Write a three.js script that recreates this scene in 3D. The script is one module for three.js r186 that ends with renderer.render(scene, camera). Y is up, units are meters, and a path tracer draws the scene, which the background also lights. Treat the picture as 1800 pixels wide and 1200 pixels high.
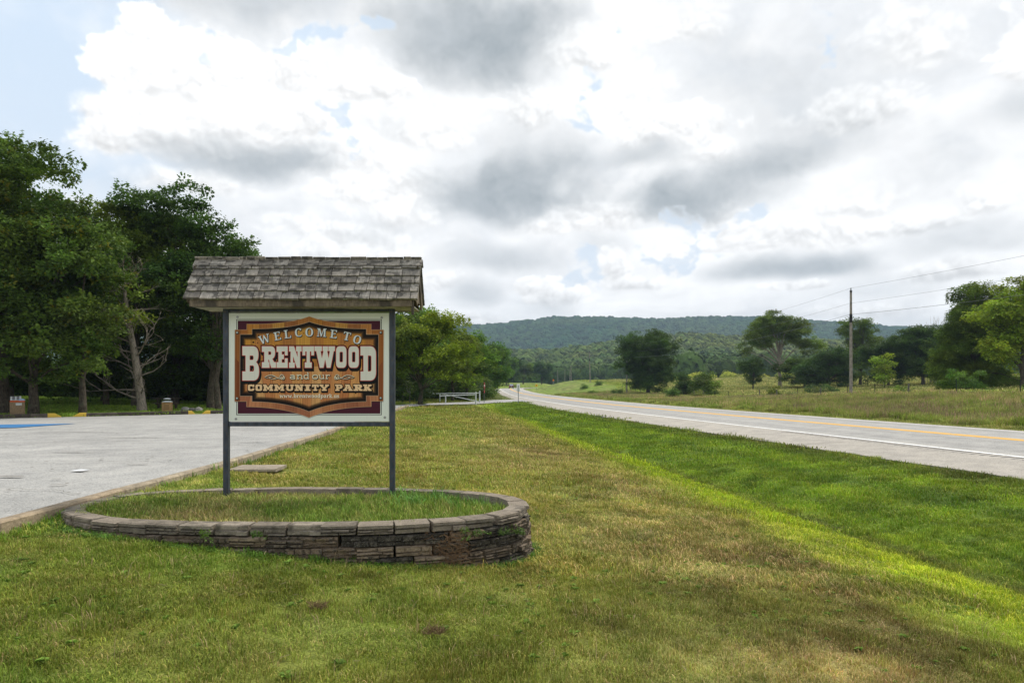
import * as THREE from 'three';
import { mergeGeometries } from 'three/addons/utils/BufferGeometryUtils.js';

// ------------------------------------------------------------------ camera, light, exposure
const scene = new THREE.Scene();
const camera = new THREE.PerspectiveCamera(53.13, 1800 / 1200, 0.1, 8000);
camera.position.set(0, 1.6, 0);
camera.lookAt(0, 1.6, -10);
camera.setViewOffset(1800, 1200, 0, -80, 1800, 1200);          // the photograph keeps its uprights upright: a raised lens, not a tilted one

const renderer = new THREE.WebGLRenderer({ antialias: true });
renderer.toneMapping = THREE.LinearToneMapping;
renderer.toneMappingExposure = 1.2;
renderer.shadowMap.enabled = true;

const SUN_AZIMUTH = 48, SUN_ELEVATION = 56, SUN_STRENGTH = 2.7; // behind the cloud, ahead and a little to the right
const SKY_STRENGTH = 1.2;
const FOG_DENSITY = 0.00019;

const sun = new THREE.DirectionalLight(new THREE.Color(1.0, 0.95, 0.86), SUN_STRENGTH);
{
  const a = THREE.MathUtils.degToRad(SUN_AZIMUTH), e = THREE.MathUtils.degToRad(SUN_ELEVATION);
  sun.position.set(Math.sin(a) * Math.cos(e) * 120, Math.sin(e) * 120, -Math.cos(a) * Math.cos(e) * 120);
  sun.castShadow = true;
  sun.shadow.radius = 12;
  sun.shadow.mapSize.set(4096, 4096);
  Object.assign(sun.shadow.camera, { left: -90, right: 90, top: 90, bottom: -90, near: 1, far: 400 });
  scene.add(sun, sun.target);
}

// ------------------------------------------------------------------ numbers
function makeRandom(seed) {
  let s = seed >>> 0;
  return () => { s = (s + 0x6d2b79f5) | 0; let t = Math.imul(s ^ (s >>> 15), 1 | s); t = (t + Math.imul(t ^ (t >>> 7), 61 | t)) ^ t; return ((t ^ (t >>> 14)) >>> 0) / 4294967296; };
}
const clamp = (x, a = 0, b = 1) => Math.min(b, Math.max(a, x));
const lerp = (a, b, t) => a + (b - a) * t;
const smooth = (a, b, x) => { const t = clamp((x - a) / (b - a)); return t * t * (3 - 2 * t); };
function hash2(x, y, s) { let h = Math.imul(x | 0, 374761393) + Math.imul(y | 0, 668265263) + Math.imul(s | 0, 1274126177); h = Math.imul(h ^ (h >>> 13), 1103515245); h ^= h >>> 16; return (h >>> 0) / 4294967296; }
function noise2(x, y, s = 0, wrap = 0) {                        // value noise in -1 .. 1; wrap makes it repeat every so many cells
  const xi = Math.floor(x), yi = Math.floor(y), fx = x - xi, fy = y - yi, w = (k) => (wrap ? ((k % wrap) + wrap) % wrap : k);
  const u = fx * fx * fx * (fx * (fx * 6 - 15) + 10), v = fy * fy * fy * (fy * (fy * 6 - 15) + 10);
  const x0 = w(xi), x1 = w(xi + 1), y0 = w(yi), y1 = w(yi + 1);
  const a = hash2(x0, y0, s), b = hash2(x1, y0, s), c = hash2(x0, y1, s), d = hash2(x1, y1, s);
  return (a + (b - a) * u + (c - a) * v + (a - b - c + d) * u * v) * 2 - 1;
}
function fbm(x, y, oct = 4, s = 0, wrap = 0) { let v = 0, a = 0.5, f = 1; for (let i = 0; i < oct; i++) { v += a * noise2(x * f, y * f, s + i * 17, wrap * f); a *= 0.5; f *= 2; } return v; }
// curve through [x, y] pairs (Hermite with finite differences), held flat outside
function curve(points) {
  const n = points.length, m = points.map((p, i) => { const a = points[Math.max(0, i - 1)], b = points[Math.min(n - 1, i + 1)]; return (b[1] - a[1]) / (b[0] - a[0]); });
  return (x) => {
    if (x <= points[0][0]) return points[0][1];
    if (x >= points[n - 1][0]) return points[n - 1][1];
    let i = 0; while (x > points[i + 1][0]) i++;
    const [x0, y0] = points[i], [x1, y1] = points[i + 1], h = x1 - x0, t = (x - x0) / h, t2 = t * t, t3 = t2 * t;
    return y0 * (2 * t3 - 3 * t2 + 1) + m[i] * h * (t3 - 2 * t2 + t) + y1 * (3 * t2 - 2 * t3) + m[i + 1] * h * (t3 - t2);
  };
}
function steps(points) {                                       // straight lines between [x, y] pairs
  const n = points.length;
  return (x) => { if (x <= points[0][0]) return points[0][1]; if (x >= points[n - 1][0]) return points[n - 1][1]; let i = 0; while (x > points[i + 1][0]) i++; return lerp(points[i][1], points[i + 1][1], (x - points[i][0]) / (points[i + 1][0] - points[i][0])); };
}
const V = (x, y, z) => new THREE.Vector3(x, y, z);
const sRGB = (r, g, b) => new THREE.Color().setRGB(r / 255, g / 255, b / 255, THREE.SRGBColorSpace);
const lin = (r, g, b) => new THREE.Color().setRGB(r, g, b);

// ------------------------------------------------------------------ names, labels
const taken = new Map();
function numbered(name) { const n = taken.get(name) ?? 0; taken.set(name, n + 1); return n ? `${name}_${String(n).padStart(3, '0')}` : name; }
function shadows(o) { o.traverse((m) => { if (m.isMesh) { m.castShadow = true; m.receiveShadow = true; } }); return o; }
function tag(o, label, category, group, kind) { Object.assign(o.userData, { label, category }); if (group) o.userData.group = group; if (kind) o.userData.kind = kind; return o; }
function thing(name, label, category, [x, y, z] = [0, 0, 0], turn = 0, group) { const o = new THREE.Group(); o.name = numbered(name); o.position.set(x, y, z); o.rotation.y = turn; scene.add(o); return tag(o, label, category, group); }
function part(parent, name, geometry, material) { const m = new THREE.Mesh(geometry, material); m.name = name; m.castShadow = m.receiveShadow = true; parent.add(m); return m; }
function structure(name, geometry, material) { const m = geometry ? new THREE.Mesh(geometry, material) : new THREE.Group(); m.name = numbered(name); m.castShadow = m.receiveShadow = true; m.userData.kind = 'structure'; scene.add(m); return m; }
function stuff(name, label, category, geometry, material) { const m = new THREE.Mesh(geometry, material); m.name = numbered(name); m.castShadow = m.receiveShadow = true; scene.add(m); return tag(m, label, category, null, 'stuff'); }

// ------------------------------------------------------------------ geometry helpers
const UP = V(0, 1, 0);
function box(w, h, d, x = 0, y = 0, z = 0, rx = 0, ry = 0, rz = 0) { const g = new THREE.BoxGeometry(w, h, d); if (rx || ry || rz) g.applyMatrix4(new THREE.Matrix4().makeRotationFromEuler(new THREE.Euler(rx, ry, rz))); return g.translate(x, y, z); }
function chamferBox(w, h, d, c = 0.004) {                       // a box with cut edges, centred
  const s = new THREE.Shape(), a = w / 2 - c, b = h / 2 - c;
  s.moveTo(-a, -b); s.lineTo(a, -b); s.lineTo(a, b); s.lineTo(-a, b); s.closePath();
  const g = new THREE.ExtrudeGeometry(s, { depth: d - 2 * c, bevelEnabled: true, bevelThickness: c, bevelSize: c, bevelSegments: 1, steps: 1 });
  return g.translate(0, 0, -d / 2 + c);
}
function tube(points, radii, sides = 7) {                       // a tapered tube along points, closed at the tip
  const n = points.length, pos = [], idx = [], uv = [], dir = V(0, 0, 0), ref = V(0.31, 0.17, 0.93).normalize();
  let along = 0;
  for (let i = 0; i < n; i++) {
    dir.copy(points[Math.min(n - 1, i + 1)]).sub(points[Math.max(0, i - 1)]).normalize();
    if (i) along += points[i].distanceTo(points[i - 1]);
    const side = ref.clone().cross(dir).normalize(), up = dir.clone().cross(side);
    for (let k = 0; k <= sides; k++) {
      const a = (k / sides) * Math.PI * 2, r = radii[i];
      pos.push(points[i].x + (side.x * Math.cos(a) + up.x * Math.sin(a)) * r, points[i].y + (side.y * Math.cos(a) + up.y * Math.sin(a)) * r, points[i].z + (side.z * Math.cos(a) + up.z * Math.sin(a)) * r);
      uv.push((k / sides) * Math.max(0.3, radii[0] * 6.28), along);
      if (i < n - 1 && k < sides) { const p = i * (sides + 1) + k; idx.push(p, p + 1, p + sides + 1, p + 1, p + sides + 2, p + sides + 1); }
    }
  }
  const g = new THREE.BufferGeometry();
  g.setAttribute('position', new THREE.Float32BufferAttribute(pos, 3)); g.setAttribute('uv', new THREE.Float32BufferAttribute(uv, 2)); g.setIndex(idx); g.computeVertexNormals();
  return g;
}
function rod(a, b, r, sides = 8, r2 = r) { return tube([a, b], [r, r2], sides); }
function post(r, h, x = 0, y = 0, z = 0, sides = 10, rTop = r) { return new THREE.CylinderGeometry(rTop, r, h, sides).translate(x, y + h / 2, z); }
function joined(list) { return mergeGeometries(list.map((g) => { const k = g.index ? g.toNonIndexed() : g; for (const n of Object.keys(k.attributes)) if (!['position', 'normal', 'uv'].includes(n)) k.deleteAttribute(n); return k; })); }
function sheet(rows, uvScale = 1) {                             // rows of equal length of Vector3 -> a surface, uv in metres
  const n = rows[0].length, pos = [], uv = [], idx = [];
  rows.forEach((r, i) => r.forEach((p, k) => { pos.push(p.x, p.y, p.z); uv.push(p.x * uvScale, -p.z * uvScale); if (i && k) { const a = (i - 1) * n + k - 1; idx.push(a, a + 1, a + n, a + 1, a + n + 1, a + n); } }));
  const g = new THREE.BufferGeometry();
  g.setAttribute('position', new THREE.Float32BufferAttribute(pos, 3)); g.setAttribute('uv', new THREE.Float32BufferAttribute(uv, 2)); g.setIndex(idx); g.computeVertexNormals();
  return g;
}

// ------------------------------------------------------------------ textures
const toByte = (c) => Math.round(255 * clamp(c <= 0.0031308 ? c * 12.92 : 1.055 * Math.pow(c, 1 / 2.4) - 0.055));
function colorTexture(w, h, f, repeat = 1) {
  const data = new Uint8Array(w * h * 4);
  for (let y = 0; y < h; y++) for (let x = 0; x < w; x++) { const c = f(x / w, y / h), o = (y * w + x) * 4; data[o] = toByte(c[0]); data[o + 1] = toByte(c[1]); data[o + 2] = toByte(c[2]); data[o + 3] = 255; }
  const t = new THREE.DataTexture(data, w, h); t.colorSpace = THREE.SRGBColorSpace; return finish(t, repeat);
}
function valueTexture(w, h, f, repeat = 1) {
  const data = new Uint8Array(w * h * 4);
  for (let y = 0; y < h; y++) for (let x = 0; x < w; x++) { const c = Math.round(255 * clamp(f(x / w, y / h))), o = (y * w + x) * 4; data[o] = data[o + 1] = data[o + 2] = c; data[o + 3] = 255; }
  return finish(new THREE.DataTexture(data, w, h), repeat);
}
function finish(t, repeat) { t.wrapS = t.wrapT = THREE.RepeatWrapping; t.magFilter = THREE.LinearFilter; t.minFilter = THREE.LinearMipmapLinearFilter; t.repeat.set(repeat, repeat); t.needsUpdate = true; return t; }
const standard = (o) => new THREE.MeshPhysicalMaterial({ roughness: 0.9, specularIntensity: o.metalness ? 1 : .4, ...o });
// ------------------------------------------------------------------ sky: hazy blue, a bright veil, heaped cloud with grey bases (directions in degrees: azimuth right of north, elevation)
{
  const W = 4096, HH = 2048, data = new Float32Array(W * HH * 4);
  const HEAPS = [ // azimuth, elevation, half width, half height, whiteness, crispness
    [-26.6, 19.1, 5.7, 3.1, 1, .16], [-29.7, 22.1, 2.7, 2.1, 1, .12], [-28.4, 24.1, 2.3, 2.4, 1, .12], [-26.6, 22.3, 3.6, 2.7, 1, .14], [-22.6, 23.1, 3.9, 2.6, 1, .14], [-30.3, 17.6, 2.7, 2.1, .95, .4], [-20.1, 20, 5.1, 3.2, 1, .16],
    [-31.7, 19.4, 1.5, 1.4, .9, .9], [-15.8, 21, 2.7, 3.2, .97, .3], [-17.6, 24, 3, 2.3, .95, .3], [-36.4, 26.5, 1.6, 1.3, .95, .7], [13.1, 20.3, 5.9, 2, .98, .2], [22.2, 11.6, 7.8, 1.8, .95, .25], [17.4, 12.8, 2.6, 1.9, .97, .2], [36.8, 21, 2.5, 2.9, 1, .3],
    [13.6, 10.6, 1.7, 1, .97, .16], [3.2, 7.9, 2.8, 1.5, .93, .16], [1.2, 8.3, 1.2, .9, .92, .2], [8.5, 9.8, 1.6, 1.9, .92, .3], [-11.3, 16, 5.5, 3, .97, .5], [-13.1, 11, 6.3, 2.7, .94, .5], [7.6, 13.7, 5.6, 1.8, .93, .4], [27, 19.7, 4.6, 1.9, .97, .5],
    [-12.2, 23.3, 4.1, 2, .96, .3], [22.6, 7.8, 3, .55, .9, .3], [33, 8, 4, 1.1, .9, .5], [-8.5, 8.9, 4.7, 1.4, .92, .4], [30.5, 11.6, 4, 1.2, .95, .4], [1.5, 22, 4, 2.4, .98, .5], [6.5, 26, 4.2, 2.2, .99, .5], [-7, 20.5, 5, 2.4, .97, .9], [-9.5, 14, 4.5, 2, .95, .9], [3, 13.2, 4, 1.2, .93, .8], [10, 22.5, 4.5, 2.4, 1, .9], [14.5, 27, 5, 2.2, .97, 1], [30, 23.5, 4, 3, .98, 1], [27.5, 13.4, 5, 1.8, .96, .9], [16.5, 18.2, 4, 1.4, .95, .8], [-16.5, 12.6, 4.4, 1.6, .95, .9], [-25, 15.2, 5, 1.3, .95, .8], [-13.2, 18.2, 3.6, 2.4, 1, .5], [10.5, 8.4, 4, .8, .9, .7], [35, 12.5, 3.4, 1.5, .95, .8], [-4, 5.6, 5, .8, .88, .9], [27, 5.6, 6, .8, .88, .9], [8.8, 5.4, 4, .6, .88, .9],
  ];
  const SHADES = [ // the grey undersides: azimuth, elevation, half width, half height, depth, softness
    [-21.3, 17.1, 7.6, 1.7, .72, .8], [-18, 17.4, 4, 1.2, .3, .8], [-24.6, 27.6, 9.4, 2.4, .5, 1], [-18, 28.6, 8, 2.2, .3, 1], [-2.2, 26.8, 9.0, 4.4, .86, .85], [-.5, 24.6, 6, 2.4, .4, 1], [-8, 27, 6.5, 3.6, .4, 1], [0.5, 15.4, 9.2, 2.6, .84, .75], [1.5, 18.5, 7.5, 2.8, .42, 1], [-3.6, 15.2, 6, 2.4, .5, 1],
    [10.6, 18.3, 4.4, 1.1, .6, .9], [17.0, 15.4, 7.0, 2.0, .7, .8], [14, 14.0, 4.6, 1.6, .5, .9], [21.5, 16.9, 5.4, 1.4, .6, .8], [13.6, 14.3, 4.2, 1.8, .5, 1], [23.0, 9.1, 7.0, 1.0, .74, .8], [18.4, 8.7, 4.2, .7, .4, .9], [-1.4, 10.6, 6.2, 1.3, .5, 1], [33.7, 9.9, 5.4, 1.8, .42, 1], [-3.3, 7.6, 2.6, 1.3, .45, .8],
    [3.4, 6.7, 3, 1, .3, .9], [23.6, 20.5, 9.4, 4, .28, 1], [18, 24.5, 7, 4, .22, 1], [32, 15.2, 7.3, 3, .2, 1], [25, 18, 6, 2, .3, 1], [-12, 12.4, 4.2, 1.2, .3, 1], [36.8, 18.0, 3.2, 1.3, .34, 1], [-15, 9.6, 4, 1, .28, 1], [-27, 14.5, 5, 1.2, .16, 1], [8, 11.6, 3, 1, .3, 1], [29, 7.4, 6, .9, .25, 1], [-10, 20.4, 3, 1.4, .2, 1],
  ];
  const HOLES = [[-15.2, 26.2, 2.2, .9], [-17.6, 25.4, 1.2, .6], [-24.4, 24.3, 1.2, 1], [-14.8, 20, 1.2, 1.9], [-13.4, 18.6, .9, .8], [25.2, 26.2, 1, 1.9], [6.6, 22.6, .8, 1.1], [7.4, 24.4, .7, 1], [8.8, 27.6, 1.2, .5], [5.7, 20.7, 1, .35], [4.1, 29.1, 1.1, .7], [19.6, 13.3, .9, 1.1], [15.4, 11.9, 1.5, 1.2], [12.4, 10.2, 1.4, .8], [5.4, 10, 1.8, 1], [9.0, 16.9, .9, .5], [-11.5, 27.2, .5, .4], [-10.6, 27.6, .5, .3]];
  const hump = (list, az, el, wx, wy, k) => { let m = 0; for (const q of list) { const dx = az - q[0], dy = el - q[1]; if (Math.abs(dx) > q[2] * 2.3 || Math.abs(dy) > q[3] * 2.6) continue; const u = dx / q[2] + wx * k, v = dy / q[3] + wy * k; const f = 1 - Math.sqrt(u * u + v * v); if (f > m) m = f; } return m; };
  const cells = (x, y, s) => { const xi = Math.floor(x), yi = Math.floor(y); let m = 9; for (let j = -1; j < 2; j++) for (let i = -1; i < 2; i++) { const dx = xi + i + hash2(xi + i, yi + j, s) - x, dy = yi + j + hash2(xi + i, yi + j, s + 7) - y, q = dx * dx + dy * dy; if (q < m) m = q; } return 1 - Math.min(1, Math.sqrt(m)); };
  const heaped = (x, y) => .52 * cells(x, y, 71) + .30 * cells(x * 2.1, y * 2.1, 72) + .18 * cells(x * 4.5, y * 4.5, 73) + .1 * cells(x * 9, y * 9, 74) - .52;   // rounded puffs on puffs
  const WHITE = .85, GREY = [.265, .30, .325];
  const pixel = (az, el, out) => {
    const e = Math.max(el, 0.3), up = Math.sin(e * Math.PI / 180), sx = az / 9, sy = el / 7;
    const wx = fbm(sx * 2.2, sy * 2.2, 5, 11), wy = fbm(sx * 2.2 + 40, sy * 2.2, 5, 12), wide = fbm(az / 26, el / 13, 4, 13), thin = fbm(az / 3.2 + wx, el / 1.7 + wy, 5, 16);
    const qx = az / 2.5 + wx * .45, qy = el / 1.9 + wy * .45, small = smooth(3, 12, el), puff = heaped(qx, qy), relief = clamp((puff - heaped(qx + .10, qy + .22)) * 1.2, -.3, .3);
    const near = smooth(62, 40, Math.abs(az)) * smooth(44, 31, el);
    const t = Math.pow(clamp(up), .5);
    let r = lerp(.64, .42, t), g = lerp(.67, .55, t), b = lerp(.70, .71, t);
    // thin bright veil over most of the view, opening to hazy blue on the left
    const veilIn = lerp(smooth(-35, -24, az + wide * 6 + wx * 5), 1, smooth(16, 8, el + wx * 4)) * .88 + .3 * clamp(.25 + wide + wx * .8) + .1 * thin;
    const veilOut = smooth(-.35, .1, wide + wx * .55 + wy * .2) * .95;
    let veil = clamp(lerp(veilOut, veilIn, near)), hole = 0;
    for (const q of HOLES) { const dx = az - q[0], dy = el - q[1]; if (Math.abs(dx) > q[2] * 2.2 || Math.abs(dy) > q[3] * 2.2) continue; const u = dx / q[2] + wx * 2.2, v = dy / q[3] + wy * 2.2; hole = Math.max(hole, smooth(.0, .85, 1.36 - Math.sqrt(u * u + v * v) - puff * 2.2 + thin * 1.9) * .95); }
    veil *= 1 - hole * .9;
    const layer = fbm(az / 7 + wx, el / .95 + wy * .8, 4, 18) * smooth(13, 5, el);
    const vl = .69 + .13 * clamp(.5 + wide * .9 + wx * .6) + thin * .05 + layer * .14 + relief * .05 * small;
    r = lerp(r, vl, veil); g = lerp(g, vl * 1.004, veil); b = lerp(b, vl * 1.008, veil);
    for (const q of HEAPS) {
      const dx = az - q[0], dy = el - q[1];
      if (Math.abs(dx) > q[2] * 1.8 || Math.abs(dy) > q[3] * 1.9) continue;
      const u = dx / q[2] + wx * .35, v = dy / q[3] + wy * .35 + (dy < 0 ? dy / q[3] * .25 : 0), f = 1 - Math.sqrt(u * u + v * v) + puff * .75;
      const a = smooth(0, q[5] * 1.0 + .05, f) * (1 - hole * .85) * smooth(-1.1, -.45, v + puff * .5);
      if (a <= 0) continue;
      const rim = smooth(.7, .1, f), w = WHITE * q[4] * lerp(.82, 1, smooth(-.6, .55, v + puff)) + relief * .30 + .04 * rim + puff * .07;
      r = lerp(r, w, a); g = lerp(g, w, a); b = lerp(b, w * .998, a);
    }
    let shade = 0;
    for (const q of SHADES) {
      const dx = az - q[0], dy = el - q[1];
      if (Math.abs(dx) > q[2] * 1.9 || Math.abs(dy) > q[3] * 2.2) continue;
      const u = dx / q[2] + wx * .4, v = (dy / q[3]) * (dy < 0 ? 1.15 : .8) + wy * .5, f = 1 - Math.sqrt(u * u + v * v) + puff * .28 * smooth(-.6, .6, dy / q[3]) + .05 * puff + thin * .08;
      const s = Math.pow(smooth(-.25, q[5] * 1.1, f), .85) * q[4];
      shade = 1 - (1 - shade) * (1 - s);
    }
    const shadeOut = smooth(.02, .5, fbm(az / 17 + 7, el / 8, 5, 15) + wx * .2) * .7 * veilOut;
    shade = clamp(lerp(shadeOut, shade, near)) * (1 - hole * .7) * (1 - relief * .2 + thin * .08);
    r = lerp(r, GREY[0], shade); g = lerp(g, GREY[1], shade); b = lerp(b, GREY[2], shade);
    const haze = smooth(7, .5, el) * .5;
    out[0] = Math.max(.05, lerp(r, .63, haze)); out[1] = Math.max(.05, lerp(g, .645, haze)); out[2] = Math.max(.05, lerp(b, .655, haze));
  };
  const out = [0, 0, 0], MIN_ROW = HH / 2 - 12;
  const put = (x, y, c) => { const o = (y * W + x) * 4; data[o] = c[0]; data[o + 1] = c[1]; data[o + 2] = c[2]; data[o + 3] = 1; };
  for (let y = HH / 2; y < HH; y++) {
    const el = ((y + .5) / HH) * 180 - 90;
    for (let x = 0; x < W; x++) {
      const az = (((x + .5) / W - .5) * 360 + 90 + 540) % 360 - 180;
      const inside = Math.abs(az) < 66 && el < 46;
      if (!inside && ((x & 3) || (y & 3))) { const fx = x & ~3, fy = y & ~3, fo = (fy * W + fx) * 4; if (data[fo + 3]) { out[0] = data[fo]; out[1] = data[fo + 1]; out[2] = data[fo + 2]; put(x, y, out); continue; } }
      pixel(az, el, out); put(x, y, out);
    }
  }
  for (let y = 0; y < HH / 2; y++) for (let x = 0; x < W; x++) put(x, y, [.25, .26, .22]);
  const t = new THREE.DataTexture(data, W, HH, THREE.RGBAFormat, THREE.FloatType);
  t.mapping = THREE.EquirectangularReflectionMapping; t.magFilter = THREE.LinearFilter; t.needsUpdate = true;
  scene.background = t; scene.environment = t;
  scene.environmentIntensity = scene.backgroundIntensity = SKY_STRENGTH;
  scene.fog = new THREE.FogExp2(new THREE.Color(.60, .78, 1.0), FOG_DENSITY);
}
// ------------------------------------------------------------------ the lie of the land (d = metres ahead of the camera, so z = -d)
const roadX = curve([[-60, 25], [-10, 20.2], [0, 18.8], [20.8, 15.5], [32.7, 13.5], [46, 11.5], [66, 8.9], [100, 6.5], [131, 4.7], [165, 3.2], [195, 2.3], [225, .7], [245, -.4], [262, -.3], [275, 2], [288, 8], [300, 18], [315, 40], [330, 70]]);
const roadY = curve([[-60, -.02], [66, -.02], [100, -.07], [131, -.1], [165, -.1], [195, -.05], [225, .35], [250, .85], [270, 1.15], [290, 1.3], [330, 1.4]]);
const camber = (u) => (u < 0 ? -.024 * Math.min(-u, 3.6) - .048 * Math.max(0, -u - 3.6) : -.05 * Math.max(0, u - 3.6));
const slopeX = (d) => (roadX(d + .5) - roadX(d - .5));
const kerbX = steps([[-60, -4.62], [11.1, -4.62], [19, -5.07], [29, -5.75], [38.5, -6.4], [46, -6.95], [60, -7.8]]);
const LOT_Y = .25;
const LOT = [[-4.77, -14], [-4.77, 11], [-5.22, 19], [-5.9, 29], [-6.55, 38.5], [-7.1, 46], [-8.7, 48.2], [-11, 40.2], [-14.7, 34.5], [-18.3, 31.95], [-22.1, 29.45], [-30, 24.2], [-42, 16], [-64, 1], [-64, -14]];
// driveway: near edge (x, d), far edge (x, d), height
const DRIVE = [[-7.0, 45, -11.2, 40.0, .25], [-6.9, 47.5, -9.6, 46.5, .25], [-6.6, 51, -8.4, 54.5, .21], [-5.8, 55.5, -6.7, 61.5, .14], [-3.4, 61.5, -4.3, 71, .05], [-1.2, 72, -2.2, 86, -.05], [.6, 79, -.2, 97, -.2], [2.6, 80.5, 1.6, 101, -.25]];
const driveY = steps(DRIVE.map((r) => [(r[1] + r[3]) / 2, r[4]]));
function distanceTo(poly, x, d) {                               // signed: negative inside
  let inside = false, best = 1e9;
  for (let i = 0, j = poly.length - 1; i < poly.length; j = i++) {
    const [ax, ay] = poly[j], [bx, by] = poly[i];
    if (ay > d !== by > d && x < ((bx - ax) * (d - ay)) / (by - ay) + ax) inside = !inside;
    const t = clamp(((x - ax) * (bx - ax) + (d - ay) * (by - ay)) / ((bx - ax) ** 2 + (by - ay) ** 2)), px = ax + t * (bx - ax) - x, py = ay + t * (by - ay) - d;
    best = Math.min(best, px * px + py * py);
  }
  return (inside ? -1 : 1) * Math.sqrt(best);
}
const DRIVE_OUTLINE = [...DRIVE.map((r) => [r[0], r[1]]), ...DRIVE.slice().reverse().map((r) => [r[2], r[3]])];
const EDGE = 6.4;                                               // the asphalt ends so far left of the centre line
const lawnProfile = curve([[0, -.26], [.5, -.3], [2.2, -.47], [4.25, -.74], [4.95, -.84], [5.45, -.76], [6.6, -.54], [8, -.33], [10, -.17], [11.5, -.03], [13.6, .165], [15, .25]]);
const fenceRise = curve([[0, .8], [60, .8], [95, -.1], [130, .1], [160, .6], [195, 2.4], [240, 2.9], [400, 3]]);
function roadFrame(x, d) { const dd = clamp(d, -55, 318), s = slopeX(dd), c = 1 / Math.sqrt(1 + s * s); return [(x - roadX(dd)) * c, dd]; }
// where a point lies across the lawn: 0 at the road's edge, 15 at the kerb
function across(x, d) { const [u, dd] = roadFrame(x, d), t = -u - EDGE, c = x - kerbX(dd); return dd > 47 ? Math.min(15, t * 1.2) : c > 0 ? (15 * t) / (t + c) : 15; }
function land(x, d) {
  const [u, dd] = roadFrame(x, d), yc = roadY(dd);
  const bumps = .018 * noise2(x * .9, d * .9, 3) + .03 * noise2(x * .23, d * .23, 4);
  let y;
  if (u < -EDGE) {
    const t = -u - EDGE, s = across(x, d);
    const gentle = lerp(-.24, .22, smooth(1, 13, s)) - .25 * Math.exp(-(((s - 4.9) / 1.3) ** 2));
    y = lerp(lawnProfile(s), gentle, smooth(48, 72, dd) * .85) + yc + .02 + bumps * smooth(0, 1.5, t);
    const bank = smooth(96, 118, dd);
    if (bank > 0) y = lerp(y, yc + lerp(-.15, 1.5, smooth(1, 8, t)) + smooth(8, 60, t) * 2, bank);
    if (s >= 15 && d < 50) { const park = smooth(0, 40, -distanceTo(LOT, x, d) < 0 ? distanceTo(LOT, x, d) : 0); y = .27 + bumps + park * .9; }
  } else if (u > 4.8) {
    const r = u - 4.8, f = fenceRise(dd);
    y = yc - .1 + lerp(-.02, f + .1, smooth(1.5, 20, r)) - .16 * Math.exp(-(((r - 1.6) / 1.1) ** 2)) + Math.max(0, r - 20) * lerp(.042, .016, smooth(150, 230, dd)) * smooth(500, 60, r) + bumps * 2.2 * smooth(0, 2, r) + smooth(4, 30, r) * .22 * noise2(x * .09, d * .09, 5);
  } else y = yc + camber(u) - .06 - Math.max(0, dd) * .0012;
  const edge = u < -EDGE ? -u - EDGE : u > 4.8 ? u - 4.8 : 0;
  if (edge > 0 && edge < .35) y = lerp(yc + camber(u) - .05, y, smooth(0, .35, edge));
  if (d > 318) y += smooth(318, 420, d) * 1.2;
  if (x < 6 && d < 56 && d > -20) { const q = distanceTo(LOT, x, d); if (q < .5) y = lerp(LOT_Y - .08, y, smooth(-.05, .12, q)); }
  if (x < 6 && d > 36 && d < 106) { const q = distanceTo(DRIVE_OUTLINE, x, d); if (q < 1.2) y = lerp(driveY(d) - .09, y, smooth(-.1, 1.2, q)); }
  return y;
}
const at = (x, d, up = 0) => V(x, land(x, d) + up, -d);

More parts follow.
